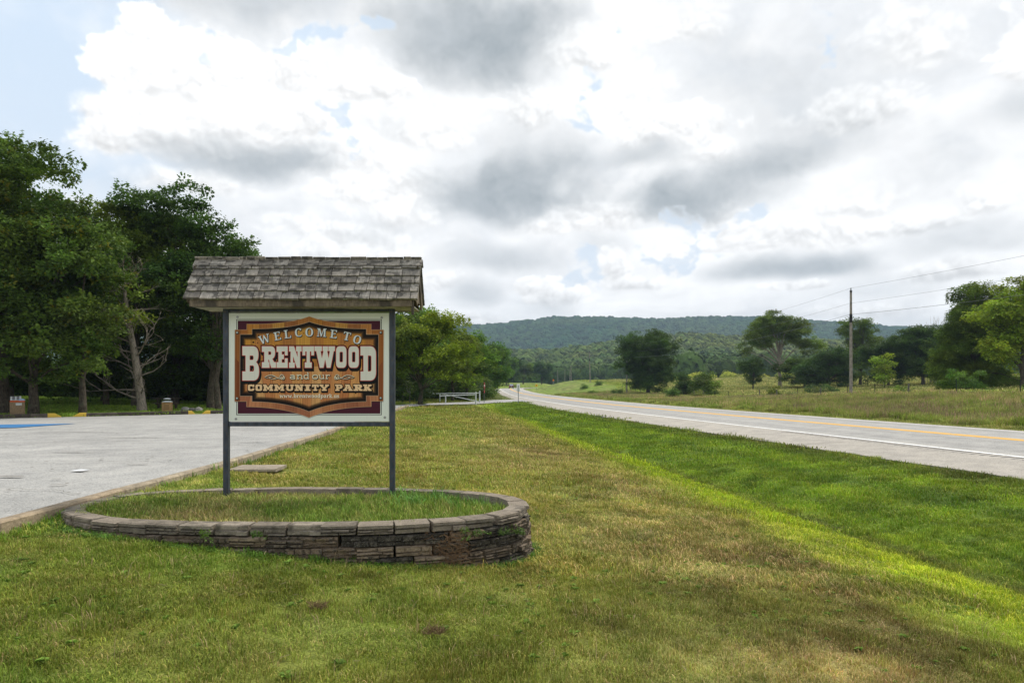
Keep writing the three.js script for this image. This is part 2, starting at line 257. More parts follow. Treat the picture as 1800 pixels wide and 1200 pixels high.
// colour of the ground cover (albedo), from what grows there
const GREEN = [.165, .25, .026], BRIGHT = [.32, .41, .02], DEEP = [.08, .155, .014], STRAW = [.42, .355, .135], BROWN = [.22, .15, .058], OLIVE = [.285, .285, .048], MEADOW = [.24, .295, .055];
const mix3 = (a, b, t) => [lerp(a[0], b[0], t), lerp(a[1], b[1], t), lerp(a[2], b[2], t)];
function cover(x, d) {
  const [u, dd] = roadFrame(x, d);
  const n1 = fbm(x * .45, d * .45, 4, 21), n2 = fbm(x * 1.6, d * 1.6, 3, 22), n3 = fbm(x * .12, d * .12, 3, 23);
  let c;
  if (u < 0) {
    const s = across(x, d);
    const stripe = Math.sin((s + n1 * 1.2) * 3.2) * .5 + .5;      // swathes of the mower, along the road
    c = mix3(OLIVE, GREEN, clamp(.5 + n1 * 1.3 + n2 * .6 - .25 * stripe));
    c = mix3(c, STRAW, clamp(.12 + n2 * .8 + n3 * .6 + .12 * stripe) * .55);
    const dry = Math.exp(-(((s - 8.3) / 2.0) ** 2)) * smooth(60, 20, dd);
    c = mix3(c, mix3(BROWN, STRAW, clamp(.3 + n2 * 1.1)), clamp(dry * (.34 + n1 * 1.1)));
    c = mix3(c, mix3(GREEN, DEEP, .5), clamp(smooth(10.5, 13.5, s) * smooth(9.5, 5, d) * (.5 + n1)) * .6);
    c = mix3(c, mix3(BRIGHT, GREEN, clamp(.05 - n2 * .5)), smooth(7.6 + n1 * 1.0 + n2 * .5, 6.0, s) * smooth(4.5, 5.0, s));
    c = mix3(c, mix3([.12, .205, .016], [.225, .32, .02], clamp(.46 + n1 * .3 + n2 * .3 + .4 * fbm(s * 1.6, d * .09, 3, 25) + .30 * Math.sin((s + n1 * .25) * 4.2 + 1.2))), smooth(5.0, 4.75, s));
    c = mix3(c, mix3(BROWN, DEEP, .6), clamp(Math.exp(-(((s - 4.8) / .16) ** 2)) * .75 + smooth(1.4, .1, s) * (.45 + n1 * .9)));
    if (d > 47) c = mix3(c, GREEN, .35 * smooth(47, 60, d));
    if (s >= 15) c = mix3(mix3(GREEN, STRAW, .22), BRIGHT, clamp(.35 + n1 * .5));
    if (dd > 96) c = mix3(c, MEADOW, .6);
  } else {
    const r = u - 4.8;
    c = mix3(MEADOW, GREEN, clamp(.6 + n1 * 1.0 + n2 * .4));
    c = mix3(c, STRAW, clamp(.1 + n2 * .7 + n3 * .6 + .5 * smooth(3.4, 1.2, r)) * .5);
    c = mix3(c, [.15, .105, .065], clamp((n3 + n1 * .6 - .02) * 2.0) * .34 * smooth(3, 6, r) * smooth(22, 14, r));
    c = mix3(c, GREEN, smooth(1.2, .2, r) * .5);
    c = mix3(c, mix3([.2, .225, .06], STRAW, clamp(.15 + n1 * .9)), smooth(20, 34, r) * .75);
  }
  const n4 = noise2(x * 4.2, d * 4.2, 24), k = .95 + .46 * n2 + .12 * n1 + .18 * n4;
  return [c[0] * k, c[1] * k, c[2] * k];
}

// ------------------------------------------------------------------ the ground, one sheet out to the horizon
const soilTexture = colorTexture(512, 512, (u, v) => { const a = fbm(u * 24, v * 24, 5, 31, 24), b = noise2(u * 150, v * 150, 32, 150), k = .78 + a * .42 + b * .22; return [k * .98, k, k * .94]; });
const soilBump = valueTexture(512, 512, (u, v) => .5 + fbm(u * 60, v * 60, 4, 33, 60) * .6);
{
  const axis = (fineFrom, fineTo, step, far, grow) => { const a = []; for (let p = fineFrom; p <= fineTo + 1e-6; p += step) a.push(p); let s = step; for (let p = fineTo; p < far;) { s *= grow; p += s; a.push(p); } return a; };
  const xr = axis(-7, 15, .2, 2600, 1.045), xl = []; let s = .2; for (let p = -7; p > -2600;) { s *= 1.045; p -= s; xl.push(p); }
  const xs = [...xl.reverse(), ...xr], ds = []; s = .2; for (let p = 2; p > -60;) { s *= 1.2; p -= s; ds.push(p); } ds.reverse(); ds.push(...axis(2, 26, .2, 6500, 1.024));
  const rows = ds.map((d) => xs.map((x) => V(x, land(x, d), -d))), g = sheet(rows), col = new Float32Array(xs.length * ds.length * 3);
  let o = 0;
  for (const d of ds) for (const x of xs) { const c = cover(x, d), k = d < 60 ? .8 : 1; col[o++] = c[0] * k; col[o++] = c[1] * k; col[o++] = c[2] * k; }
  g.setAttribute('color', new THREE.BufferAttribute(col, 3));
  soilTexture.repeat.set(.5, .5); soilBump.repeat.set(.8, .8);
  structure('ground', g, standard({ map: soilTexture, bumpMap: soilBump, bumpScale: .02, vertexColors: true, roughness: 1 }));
}

// ------------------------------------------------------------------ road, parking ground, driveway, kerbs
const gritBump = valueTexture(512, 512, (u, v) => .5 + .35 * noise2(u * 170, v * 170, 41, 170) + .2 * noise2(u * 80, v * 80, 42, 80));
gritBump.repeat.set(.45, .45);
const grit = (base, s, contrast = 1) => { const t = colorTexture(1024, 1024, (u, v) => {
  const speck = noise2(u * 330, v * 330, s, 330), fine = noise2(u * 170, v * 170, s + 1, 170), blotch = fbm(u * 9, v * 9, 4, s + 2, 9), dark = smooth(.52, .8, noise2(u * 240, v * 240, s + 4, 240));
  const k = 1 + contrast * (.14 * speck + .08 * fine + .16 * blotch - .3 * dark); return [base[0] * k, base[1] * k * (1 - .01 * blotch), base[2] * k * (1 - .025 * blotch)]; }); t.repeat.set(.25, .25); return t; };
const roadMaterial = standard({ map: grit([.38, .366, .343], 51, 1.3), bumpMap: gritBump, bumpScale: .006, roughness: .92, vertexColors: true });
const lotMaterial = standard({ map: grit([.365, .355, .335], 56, 1.3), bumpMap: gritBump, bumpScale: .007, roughness: .93, vertexColors: true });
function tinted(g, f) { const p = g.attributes.position, c = new Float32Array(p.count * 3); for (let i = 0; i < p.count; i++) { const k = f(p.getX(i), -p.getZ(i), i); c[i * 3] = k[0]; c[i * 3 + 1] = k[1]; c[i * 3 + 2] = k[2]; } g.setAttribute('color', new THREE.BufferAttribute(c, 3)); return g; }
const roadPoint = (u, d, up = 0) => { const s = slopeX(d), c = 1 / Math.sqrt(1 + s * s); return V(roadX(d) + u * c, roadY(d) + camber(u) + up, -(d - u * s * c)); };
const roadStations = []; for (let d = -45; d < 316; d += d < 40 ? .5 : d < 120 ? 1.5 : 2) roadStations.push(d);
const ribbon = (u0, u1, up, n = 1, from = -45, to = 316, edge = 0) => sheet(roadStations.filter((d) => d >= from && d <= to).map((d) => Array.from({ length: n + 1 }, (_, k) => { let u = lerp(u0, u1, k / n); if (edge && k === 0) u += edge * fbm(d * .9, 3, 4, 61); if (edge && k === n) u += edge * fbm(d * .9, 9, 4, 62); return roadPoint(u, d, up); })));
const road = structure('road');
{
  const us = [-EDGE, -5.5, -4.4, -3.7, -3.3, -2.6, -1.8, -1, -.4, 0, .4, 1, 1.8, 2.6, 3.2, 3.5, 4.2, 4.8];
  const g = sheet(roadStations.map((d) => us.map((u, k) => roadPoint(k === 0 ? u + .09 * fbm(d * 1.3, 3, 4, 61) : k === us.length - 1 ? u + .06 * fbm(d, 9, 4, 62) : u, d))));
  tinted(g, (x, d, i) => { const u = us[i % us.length], track = Math.exp(-(((Math.abs(u) - 1.0) / .35) ** 2)) + Math.exp(-(((Math.abs(u) - 2.6) / .35) ** 2)), k = .97 + .12 * fbm(d * .05, u * .8, 3, 63) - .11 * track; return u < -3.5 || u > 3.4 ? [k * 1.04, k * .98, k * .90] : [k, k * .995, k * .985]; });
  part(road, 'asphalt', g, roadMaterial);
  const skirtL = sheet(roadStations.map((d) => [roadPoint(-EDGE + .09 * fbm(d * 1.3, 3, 4, 61), d), roadPoint(-EDGE - .05, d, -.4)])), skirtR = sheet(roadStations.map((d) => [roadPoint(4.8 + .06 * fbm(d, 9, 4, 62), d), roadPoint(4.85, d, -.4)]));
  part(road, 'asphalt_edge', joined([skirtL, skirtR]), standard({ color: lin(.16, .15, .14) }));
  const worn = (base, s) => { const t = colorTexture(512, 512, (u, v) => { const w = smooth(.36, .75, noise2(u * 60, v * 60, s, 60) * .6 + fbm(u * 10, v * 10, 4, s + 1, 10) * .9), c = mix3(base, [.33, .32, .3], w * .75); return c; }); t.repeat.set(.6, .6); return t; };
  const white = standard({ map: worn([.82, .82, .8], 71), roughness: .75 }), yellow = standard({ map: worn([.78, .40, .035], 74), roughness: .75 });
  part(road, 'edge_line', ribbon(-3.77, -3.63, .005), white).userData.label = 'solid white edge line on the near side of the road';
  part(road, 'edge_line', ribbon(3.38, 3.5, .005), white).userData.label = 'solid white edge line on the far side of the road';
  for (const u of [-.18, .18]) part(road, 'centre_line', ribbon(u - .075, u + .075, .005), yellow);
  part(road, 'centre_wear', ribbon(-.1, .1, .003), standard({ map: worn([.6, .38, .12], 77), roughness: .85 }));
  // milled rumble strips beside the white line, and cracks with grass in them on the shoulder
  const bars = []; for (let d = 2; d < 27; d += .3) bars.push(sheet([[roadPoint(-4.15, d, .004), roadPoint(-3.82, d, .004)], [roadPoint(-4.15, d + .1, .004), roadPoint(-3.82, d + .1, .004)]]));
  part(road, 'rumble_strip', joined(bars), standard({ color: lin(.15, .145, .14), roughness: 1 })).userData.kind = 'stuff';
  const rnd = makeRandom(91), cracks = [];
  for (const d0 of [14.5, 19.2, 22.6, 27, 32, 38, 44]) { const row = [[], []]; const len = .9 + rnd() * 1.1; for (let k = 0; k <= 10; k++) { const u = -6.3 + (k / 10) * len, d = d0 + .12 * fbm(u * 2.4, d0, 3, 92) - k * .02, w = .012 * (1 - k / 11); row[0].push(roadPoint(u, d - w, .005)); row[1].push(roadPoint(u, d + w, .005)); } cracks.push(sheet(row)); }
  for (const [u0, d0, len] of [[-2.2, 14.2, 1.0], [1.0, 22, 1.6], [-1.9, 30, 1.2], [.8, 41, 2]]) { const row = [[], []]; for (let k = 0; k <= 12; k++) { const u = u0 + (k / 12) * len, d = d0 + .2 * fbm(u * 2, d0, 3, 93), w = .01; row[0].push(roadPoint(u, d - w, .004)); row[1].push(roadPoint(u, d + w, .004)); } cracks.push(sheet(row)); }
  part(road, 'crack', joined(cracks), standard({ color: lin(.13, .12, .06) })).userData.kind = 'stuff';
}
{
  const lot = structure('parking_lot');
  const rows = []; const nearOf = (d) => kerbX(d) - .15;
  const farX = steps([[-14, -64], [1, -64], [16, -42], [24.2, -30], [29.45, -22.1], [31.95, -18.3], [34.5, -14.7], [40.2, -11], [48.2, -8.7], [49, -8.6]]);
  for (let d = -14; d <= 46.6; d += .6) { const a = nearOf(d), b = Math.min(farX(d), a - .2); rows.push(Array.from({ length: 61 }, (_, k) => V(lerp(b, a, 1 - (1 - k / 60) ** 2 * .999), LOT_Y + .012 * fbm(lerp(b, a, k / 60) * .2, d * .2, 2, 81), -d))); }
  const g = sheet(rows);
  tinted(g, (x, d) => { const streak = fbm(d * .9 - x * .35, x * .06 + d * .05, 3, 82), k = .98 + .13 * streak + .1 * fbm(x * .35, d * .35, 4, 83); return [k, k * .995, k * .985]; });
  part(lot, 'asphalt', g, lotMaterial);
  const patch = (pts, up) => { const s = new THREE.Shape(pts.map(([x, d]) => new THREE.Vector2(x, d))), q = new THREE.ShapeGeometry(s); q.rotateX(-Math.PI / 2).translate(0, LOT_Y + .018 + up, 0); return q; };
  const blue = standard({ color: lin(.05, .17, .36), roughness: .8, bumpMap: gritBump, bumpScale: .006 });
  part(lot, 'blue_marking', patch([[-15.9, 24.9], [-16.3, 22.4], [-22.5, 20.5], [-24, 22.6]], 0), blue).userData.label = 'blue painted parking space by the far kerb';
  const rnd = makeRandom(85), oval = (x, d, rx, rd, n = 14) => Array.from({ length: n }, (_, k) => { const a = (k / n) * 6.283, r = .75 + rnd() * .5; return [x + Math.cos(a) * rx * r, d + Math.sin(a) * rd * r]; });
  part(lot, 'white_paint_mark', patch([[-7.03, 10.85], [-6.83, 10.82], [-6.8, 11.0], [-6.98, 11.02]], .004), standard({ color: lin(.72, .73, .74) }));
  const dark = standard({ color: lin(.2, .185, .165), roughness: 1 });
  const scuffs = [[-7.5, 10.2, .22, .05], [-6.2, 9.3, .12, .03], [-6.6, 9.9, .08, .02], [-7.4, 8.2, .3, .07], [-6.5, 11.8, .25, .03], [-10, 18, .9, .05], [-6.4, 16.5, .5, .03], [-9, 14, .5, .03], [-7.9, 21, .8, .03], [-13, 20.3, 1.2, .04]].map((p) => patch(oval(...p), .003));
  part(lot, 'dark_scuff', joined(scuffs), dark).userData.kind = 'stuff';
  const chips = []; for (let k = 0; k < 70; k++) { const d = 7 + rnd() * 16, x = -5.3 - rnd() * d * .5; chips.push(patch(oval(x, d, .02 + rnd() * .03, .02 + rnd() * .02, 6), .003)); }
  const lines = []; for (const [x0, d0, x1, d1] of [[-5.4, 8.6, -8.4, 9.6], [-6.2, 12.4, -9.6, 12.0], [-5.6, 15.5, -11, 17.4], [-8, 22, -14, 21.2], [-6.1, 26, -12.5, 27.4], [-10.4, 14.2, -11.8, 24]]) { const row = [[], []]; for (let k = 0; k <= 40; k++) { const t = k / 40, dx = .16 * fbm(t * 9 + d0, 2, 4, 86), x = lerp(x0, x1, t), d = lerp(d0, d1, t) + dx, w = .006 + .006 * Math.abs(noise2(t * 20, d0, 87)); row[0].push(V(x, LOT_Y + .021, -(d - w))); row[1].push(V(x, LOT_Y + .021, -(d + w))); } lines.push(sheet(row)); }
  part(lot, 'crack', joined(lines), standard({ color: lin(.13, .12, .1) })).userData.kind = 'stuff';
  part(lot, 'small_debris', joined(chips), standard({ color: lin(.09, .075, .055) })).userData.kind = 'stuff';
}
{
  const rows = []; for (let i = 0; i < DRIVE.length - 1; i++) for (let k = 0; k < 6; k++) { const t = k / 6, q = DRIVE[i].map((v, m) => lerp(v, DRIVE[i + 1][m], t)); rows.push(Array.from({ length: 9 }, (_, j) => V(lerp(q[2], q[0], j / 8), q[4] + .02, -lerp(q[3], q[1], j / 8)))); }
  const q = DRIVE[DRIVE.length - 1]; rows.push(Array.from({ length: 9 }, (_, j) => V(lerp(q[2], q[0], j / 8), q[4] + .005, -lerp(q[3], q[1], j / 8))));
  structure('driveway', tinted(sheet(rows), (x, d) => { const k = 1.0 + .1 * fbm(x * .5, d * .5, 3, 88); return [k, k, k]; }), lotMaterial);
}
const concreteTexture = (s, base) => { const t = colorTexture(512, 512, (u, v) => { const a = fbm(u * 8, v * 8, 5, s, 8), b = noise2(u * 130, v * 130, s + 6, 130), st = smooth(.1, .5, fbm(u * 16, v * 5, 4, s + 7, 5)), k = 1 + .4 * a + .14 * b; return mix3([base[0] * k, base[1] * k, base[2] * k], [.07, .06, .05], st * .45); }); return t; };
const concreteBump = valueTexture(512, 512, (u, v) => .5 + fbm(u * 40, v * 40, 4, 95, 40) * .8);
const kerbMaterials = [0, 1, 2].map((k) => standard({ map: concreteTexture(100 + k * 9, [[.33, .255, .17], [.28, .225, .155], [.35, .285, .2]][k]), bumpMap: concreteBump, bumpScale: .008 }));
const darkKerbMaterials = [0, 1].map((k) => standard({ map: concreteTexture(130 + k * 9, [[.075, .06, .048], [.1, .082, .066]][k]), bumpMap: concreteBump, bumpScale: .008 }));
function kerbRun(parent, points, { width, top, bottom, materials, name = 'kerb_stone', step = 3, gaps = [] }) {  // stones end to end along points [x, d]; width to the left of travel
  const rnd = makeRandom(points.length * 7 + 3);
  let carry = 0, list = [];
  const cum = [0]; for (let i = 1; i < points.length; i++) cum.push(cum[i - 1] + Math.hypot(points[i][0] - points[i - 1][0], points[i][1] - points[i - 1][1]));
  const total = cum[cum.length - 1], where = (s) => { let i = 1; while (i < cum.length - 1 && cum[i] < s) i++; const t = (s - cum[i - 1]) / (cum[i] - cum[i - 1]), a = points[i - 1], b = points[i], L = cum[i] - cum[i - 1]; return [lerp(a[0], b[0], t), lerp(a[1], b[1], t), -(b[1] - a[1]) / L, (b[0] - a[0]) / L]; };
  for (let s = 0; s < total;) {
    const len = Math.min(total - s, step * (.75 + rnd() * .5)), n = Math.max(2, Math.ceil(len / .35)), a = s + .006, b = s + len - .006; s += len;
    if (gaps.some(([g0, g1]) => a < g1 && b > g0)) { const g = gaps.find(([g0, g1]) => a < g1 && b > g0); if (a < g[0] - .3) list.push([a, g[0], n]); if (b > g[1] + .3) list.push([g[1], b, n]); continue; }
    list.push([a, b, n]);
  }
  for (const [a, b, n] of list) {
    const rows = []; const j = (rnd() - .5) * .012, c = .018;
    for (let k = 0; k <= n; k++) {
      const s = lerp(a, b, k / n), [x, d, nx, nd] = where(s), w = (off, y) => V(x + nx * off, y, -(d + nd * off)), wob = .006 * noise2(s * 2.3, 1, 97);
      const ring = [[0, bottom], [wob, top - c + j], [c + wob, top + j], [width - c, top + j + wob], [width, top - c + j], [width, bottom]];
      rows.push(ring.map(([o, y]) => w(o, y)));
    }
    const g = sheet(rows), pos = g.attributes.position, uv = g.attributes.uv, per = [0, .15, .17, .32, .34, .5];
    for (let k = 0; k <= n; k++) for (let q = 0; q < 6; q++) uv.setXY(k * 6 + q, lerp(a, b, k / n) * .5, per[q] + a);
    const caps = [rows[0], rows[n]].map((r, e) => { const q = new THREE.BufferGeometry(), order = e ? [0, 1, 2, 0, 2, 3, 0, 3, 4, 0, 4, 5] : [0, 2, 1, 0, 3, 2, 0, 4, 3, 0, 5, 4]; q.setAttribute('position', new THREE.Float32BufferAttribute(order.flatMap((i) => r[i].toArray()), 3)); q.setAttribute('uv', new THREE.Float32BufferAttribute(order.flatMap((i) => [per[i], i * .1]), 2)); q.computeVertexNormals(); return q; });
    part(parent, name, joined([g.toNonIndexed(), ...caps].map((q) => { q.computeVertexNormals(); return q; })), materials[Math.floor(rnd() * materials.length)]);
  }
}
{
  const near = structure('kerb');
  const pts = []; for (let d = -8; d <= 46; d += 1) pts.push([kerbX(d), d]);
  kerbRun(near, pts, { width: .15, top: .385, bottom: .05, materials: kerbMaterials, step: 2.6 });
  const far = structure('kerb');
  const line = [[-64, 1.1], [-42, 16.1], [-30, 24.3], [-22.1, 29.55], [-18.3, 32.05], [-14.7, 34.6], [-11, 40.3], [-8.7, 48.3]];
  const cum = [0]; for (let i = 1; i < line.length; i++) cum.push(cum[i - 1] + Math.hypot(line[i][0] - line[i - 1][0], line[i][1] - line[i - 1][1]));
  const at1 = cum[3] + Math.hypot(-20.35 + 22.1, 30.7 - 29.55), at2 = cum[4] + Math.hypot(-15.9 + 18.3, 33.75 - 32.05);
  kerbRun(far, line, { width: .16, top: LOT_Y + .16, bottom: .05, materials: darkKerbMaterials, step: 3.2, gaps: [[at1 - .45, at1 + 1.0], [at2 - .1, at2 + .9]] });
  // yellow painted ramped ends at the two gaps in the far kerb
  const paint = standard({ color: lin(.72, .47, .07), roughness: .7, bumpMap: concreteBump, bumpScale: .006 });
  const where = (s) => { let i = 1; while (cum[i] < s) i++; const t = (s - cum[i - 1]) / (cum[i] - cum[i - 1]); return [lerp(line[i - 1][0], line[i][0], t), lerp(line[i - 1][1], line[i][1], t), Math.atan2(line[i][1] - line[i - 1][1], line[i][0] - line[i - 1][0])]; };
  const ramp = (s, dir, len) => { const sh = new THREE.Shape(); sh.moveTo(0, -.15); sh.lineTo(0, .165); sh.lineTo(len * .5, .16); sh.lineTo(len, .01); sh.lineTo(len, -.15); sh.closePath(); const g = new THREE.ExtrudeGeometry(sh, { depth: .16, bevelEnabled: true, bevelThickness: .008, bevelSize: .008, bevelSegments: 1 }); const [x, d, a] = where(s); if (dir < 0) g.rotateY(Math.PI).translate(0, 0, .16); g.translate(0, 0, -.16).rotateY(a).translate(x, LOT_Y, -d); part(far, 'yellow_kerb_end', g, paint); };
  ramp(at1 - .45, 1, .5); ramp(at1 + 1.0, -1, .5); ramp(at2 - .1, 1, .3); ramp(at2 + .9, -1, .34);
}
{ // the concrete lid set in the lawn by the kerb
  const o = structure('concrete_pad');
  const g = chamferBox(.72, .05, .6, .012); g.rotateY(.04).translate(-4.05, land(-4.05, 10.9) + .05, -10.9);
  part(o, 'slab', g, standard({ map: concreteTexture(150, [.30, .25, .19]), bumpMap: concreteBump, bumpScale: .006 }));
}
// ------------------------------------------------------------------ the park sign: steel posts, printed panel, little shingled roof
const PRINT = (() => {
  const K = 1.24, c = document.createElement('canvas'); c.width = 2000; c.height = 1348;
  const g = c.getContext('2d'), rnd = makeRandom(7);
  g.scale(K, K); g.translate(-72, -55);
  g.fillStyle = '#e4e6d8'; g.fillRect(0, 0, 1800, 1300);
  g.strokeStyle = '#16191c'; g.lineWidth = 6; g.strokeRect(150, 119, 1458, 958);
  g.fillStyle = '#4a1b2a'; g.fillRect(161, 131, 1436, 934);
  g.strokeStyle = '#b9c4b4'; g.lineWidth = 2; g.strokeRect(157, 127, 1444, 942);
  const outer = () => { g.beginPath(); g.moveTo(252, 165); g.quadraticCurveTo(660, 172, 882, 88); g.quadraticCurveTo(1100, 172, 1505, 165); g.lineTo(1505, 222); g.lineTo(1630, 222); g.lineTo(1626, 940); g.lineTo(1505, 940); g.lineTo(1505, 994); g.quadraticCurveTo(1120, 1000, 878, 1106); g.quadraticCurveTo(640, 1000, 250, 996); g.lineTo(250, 942); g.lineTo(130, 942); g.lineTo(133, 222); g.lineTo(252, 222); g.closePath(); };
  const inner = () => { g.beginPath(); g.moveTo(305, 214); g.quadraticCurveTo(690, 216, 882, 142); g.quadraticCurveTo(1080, 216, 1455, 214); g.lineTo(1455, 270); g.lineTo(1579, 270); g.lineTo(1577, 886); g.lineTo(1455, 886); g.lineTo(1455, 945); g.quadraticCurveTo(1100, 950, 878, 1046); g.quadraticCurveTo(655, 950, 305, 946); g.lineTo(305, 890); g.lineTo(183, 890); g.lineTo(185, 270); g.lineTo(305, 270); g.closePath(); };
  const plank = (x0, y0, x1, y1, x2, y2, x3, y3, base, grain) => {      // one printed board with its grain
    g.save(); g.beginPath(); g.moveTo(x0, y0); g.lineTo(x1, y1); g.lineTo(x2, y2); g.lineTo(x3, y3); g.closePath(); g.fillStyle = base; g.fill(); g.clip();
    for (let k = 0; k < grain; k++) { const t = rnd(), b = rnd() < .6; g.strokeStyle = b ? `rgba(70,30,8,${.06 + rnd() * .22})` : `rgba(255,196,110,${.05 + rnd() * .16})`; g.lineWidth = .6 + rnd() * 2.4; const w = (rnd() - .5) * 26, ax = lerp(x0, x1, t), ay = lerp(y0, y1, t), bx = lerp(x3, x2, t), by = lerp(y3, y2, t); g.beginPath(); g.moveTo(ax, ay); g.bezierCurveTo(lerp(ax, bx, .3) + w, lerp(ay, by, .3), lerp(ax, bx, .7) - w, lerp(ay, by, .7), bx, by); g.stroke(); }
    g.restore(); g.strokeStyle = 'rgba(38,16,6,.75)'; g.lineWidth = 2.6; g.beginPath(); g.moveTo(x1, y1); g.lineTo(x2, y2); g.stroke();
  };
  // border
  g.save(); g.shadowColor = 'rgba(0,0,0,.6)'; g.shadowBlur = 14; g.shadowOffsetY = 5; outer(); g.fillStyle = '#a9682f'; g.fill(); g.restore();
  g.save(); outer(); g.clip();
  const tones = ['#c48338', '#b27038', '#cc9446', '#a46638', '#be7c40'], low = ['#a66848', '#b4754c', '#9a5e42', '#c08158', '#ac6c48'];
  for (let k = 0; k < 10; k++) { const x = 250 + k * 128; plank(x, 70, x + 128, 70, x + 110 + (882 - x) * .05, 640, x + (882 - x) * .05, 640, tones[k % 5], 34); }
  for (let k = 0; k < 12; k++) { const x = 130 + k * 126, q = (878 - x) * -.1; plank(x - q, 640, x + 126 - q, 640, x + 126, 1120, x, 1120, low[(k * 3) % 5], 34); }
  plank(130, 222, 186, 222, 182, 600, 132, 600, '#8f5424', 16); plank(130, 500, 186, 560, 182, 945, 128, 945, '#7d4220', 16); plank(1577, 222, 1632, 222, 1630, 620, 1577, 620, '#9a5a26', 16); plank(1577, 600, 1632, 520, 1630, 945, 1577, 945, '#8a4a24', 16);
  g.restore();
  g.strokeStyle = 'rgba(238,205,160,.75)'; g.lineWidth = 3; outer(); g.stroke();
  // face
  g.save(); inner(); g.fillStyle = '#a8621f'; g.fill(); g.clip();
  const face = ['#c98c34', '#ba7a34', '#d29a40', '#b07236', '#c68636', '#bd7c3c'], faceLow = ['#cb8750', '#d59858', '#bb7545', '#cf8f54', '#c27d4a', '#dba568'];
  for (let k = 0; k < 10; k++) { const x = 180 + k * 142, m = (x - 880) * .04; plank(x, 130, x + 142, 130, x + 142 - m, 590, x - m, 590, face[(k * 5) % 6], 46); }
  for (let k = 0; k < 14; k++) { const x = 180 + k * 104, q = (x - 878) * .16, m = ((x + 104) - 878) * .16; plank(x, 590, x + 104, 590, x + 104 - m, 1060, x - q, 1060, faceLow[(k * 5) % 6], 40); }
  for (const [x, y, r] of [[318, 348, 12], [362, 354, 7], [372, 280, 10], [1240, 350, 8], [826, 258, 6], [1348, 856, 11], [300, 500, 6]]) { const q = g.createRadialGradient(x, y, 1, x, y, r); q.addColorStop(0, '#120803'); q.addColorStop(.6, 'rgba(40,16,4,.9)'); q.addColorStop(1, 'rgba(60,25,8,0)'); g.fillStyle = q; g.fillRect(x - r, y - r, r * 2, r * 2); }
  // the printed burnt edge of the board
  for (let k = 0; k < 10; k++) { g.strokeStyle = `rgba(8,3,2,${.17 + k * .03})`; g.lineWidth = 112 - k * 10; inner(); g.stroke(); }
  g.restore();
  g.strokeStyle = 'rgba(225,205,175,.8)'; g.lineWidth = 3; g.save(); outer(); g.clip(); g.translate(0, -2); inner(); g.stroke(); g.restore();
  for (const [x, y] of [[156, 251], [1601, 250], [154, 912], [1601, 909]]) { g.fillStyle = '#15110e'; g.beginPath(); g.arc(x + 2, y + 3, 15, 0, 7); g.fill(); const q = g.createRadialGradient(x - 4, y - 4, 1, x, y, 13); q.addColorStop(0, '#f2f4ee'); q.addColorStop(.5, '#9aa39a'); q.addColorStop(1, '#3a403c'); g.fillStyle = q; g.beginPath(); g.arc(x, y, 13, 0, 7); g.fill(); }
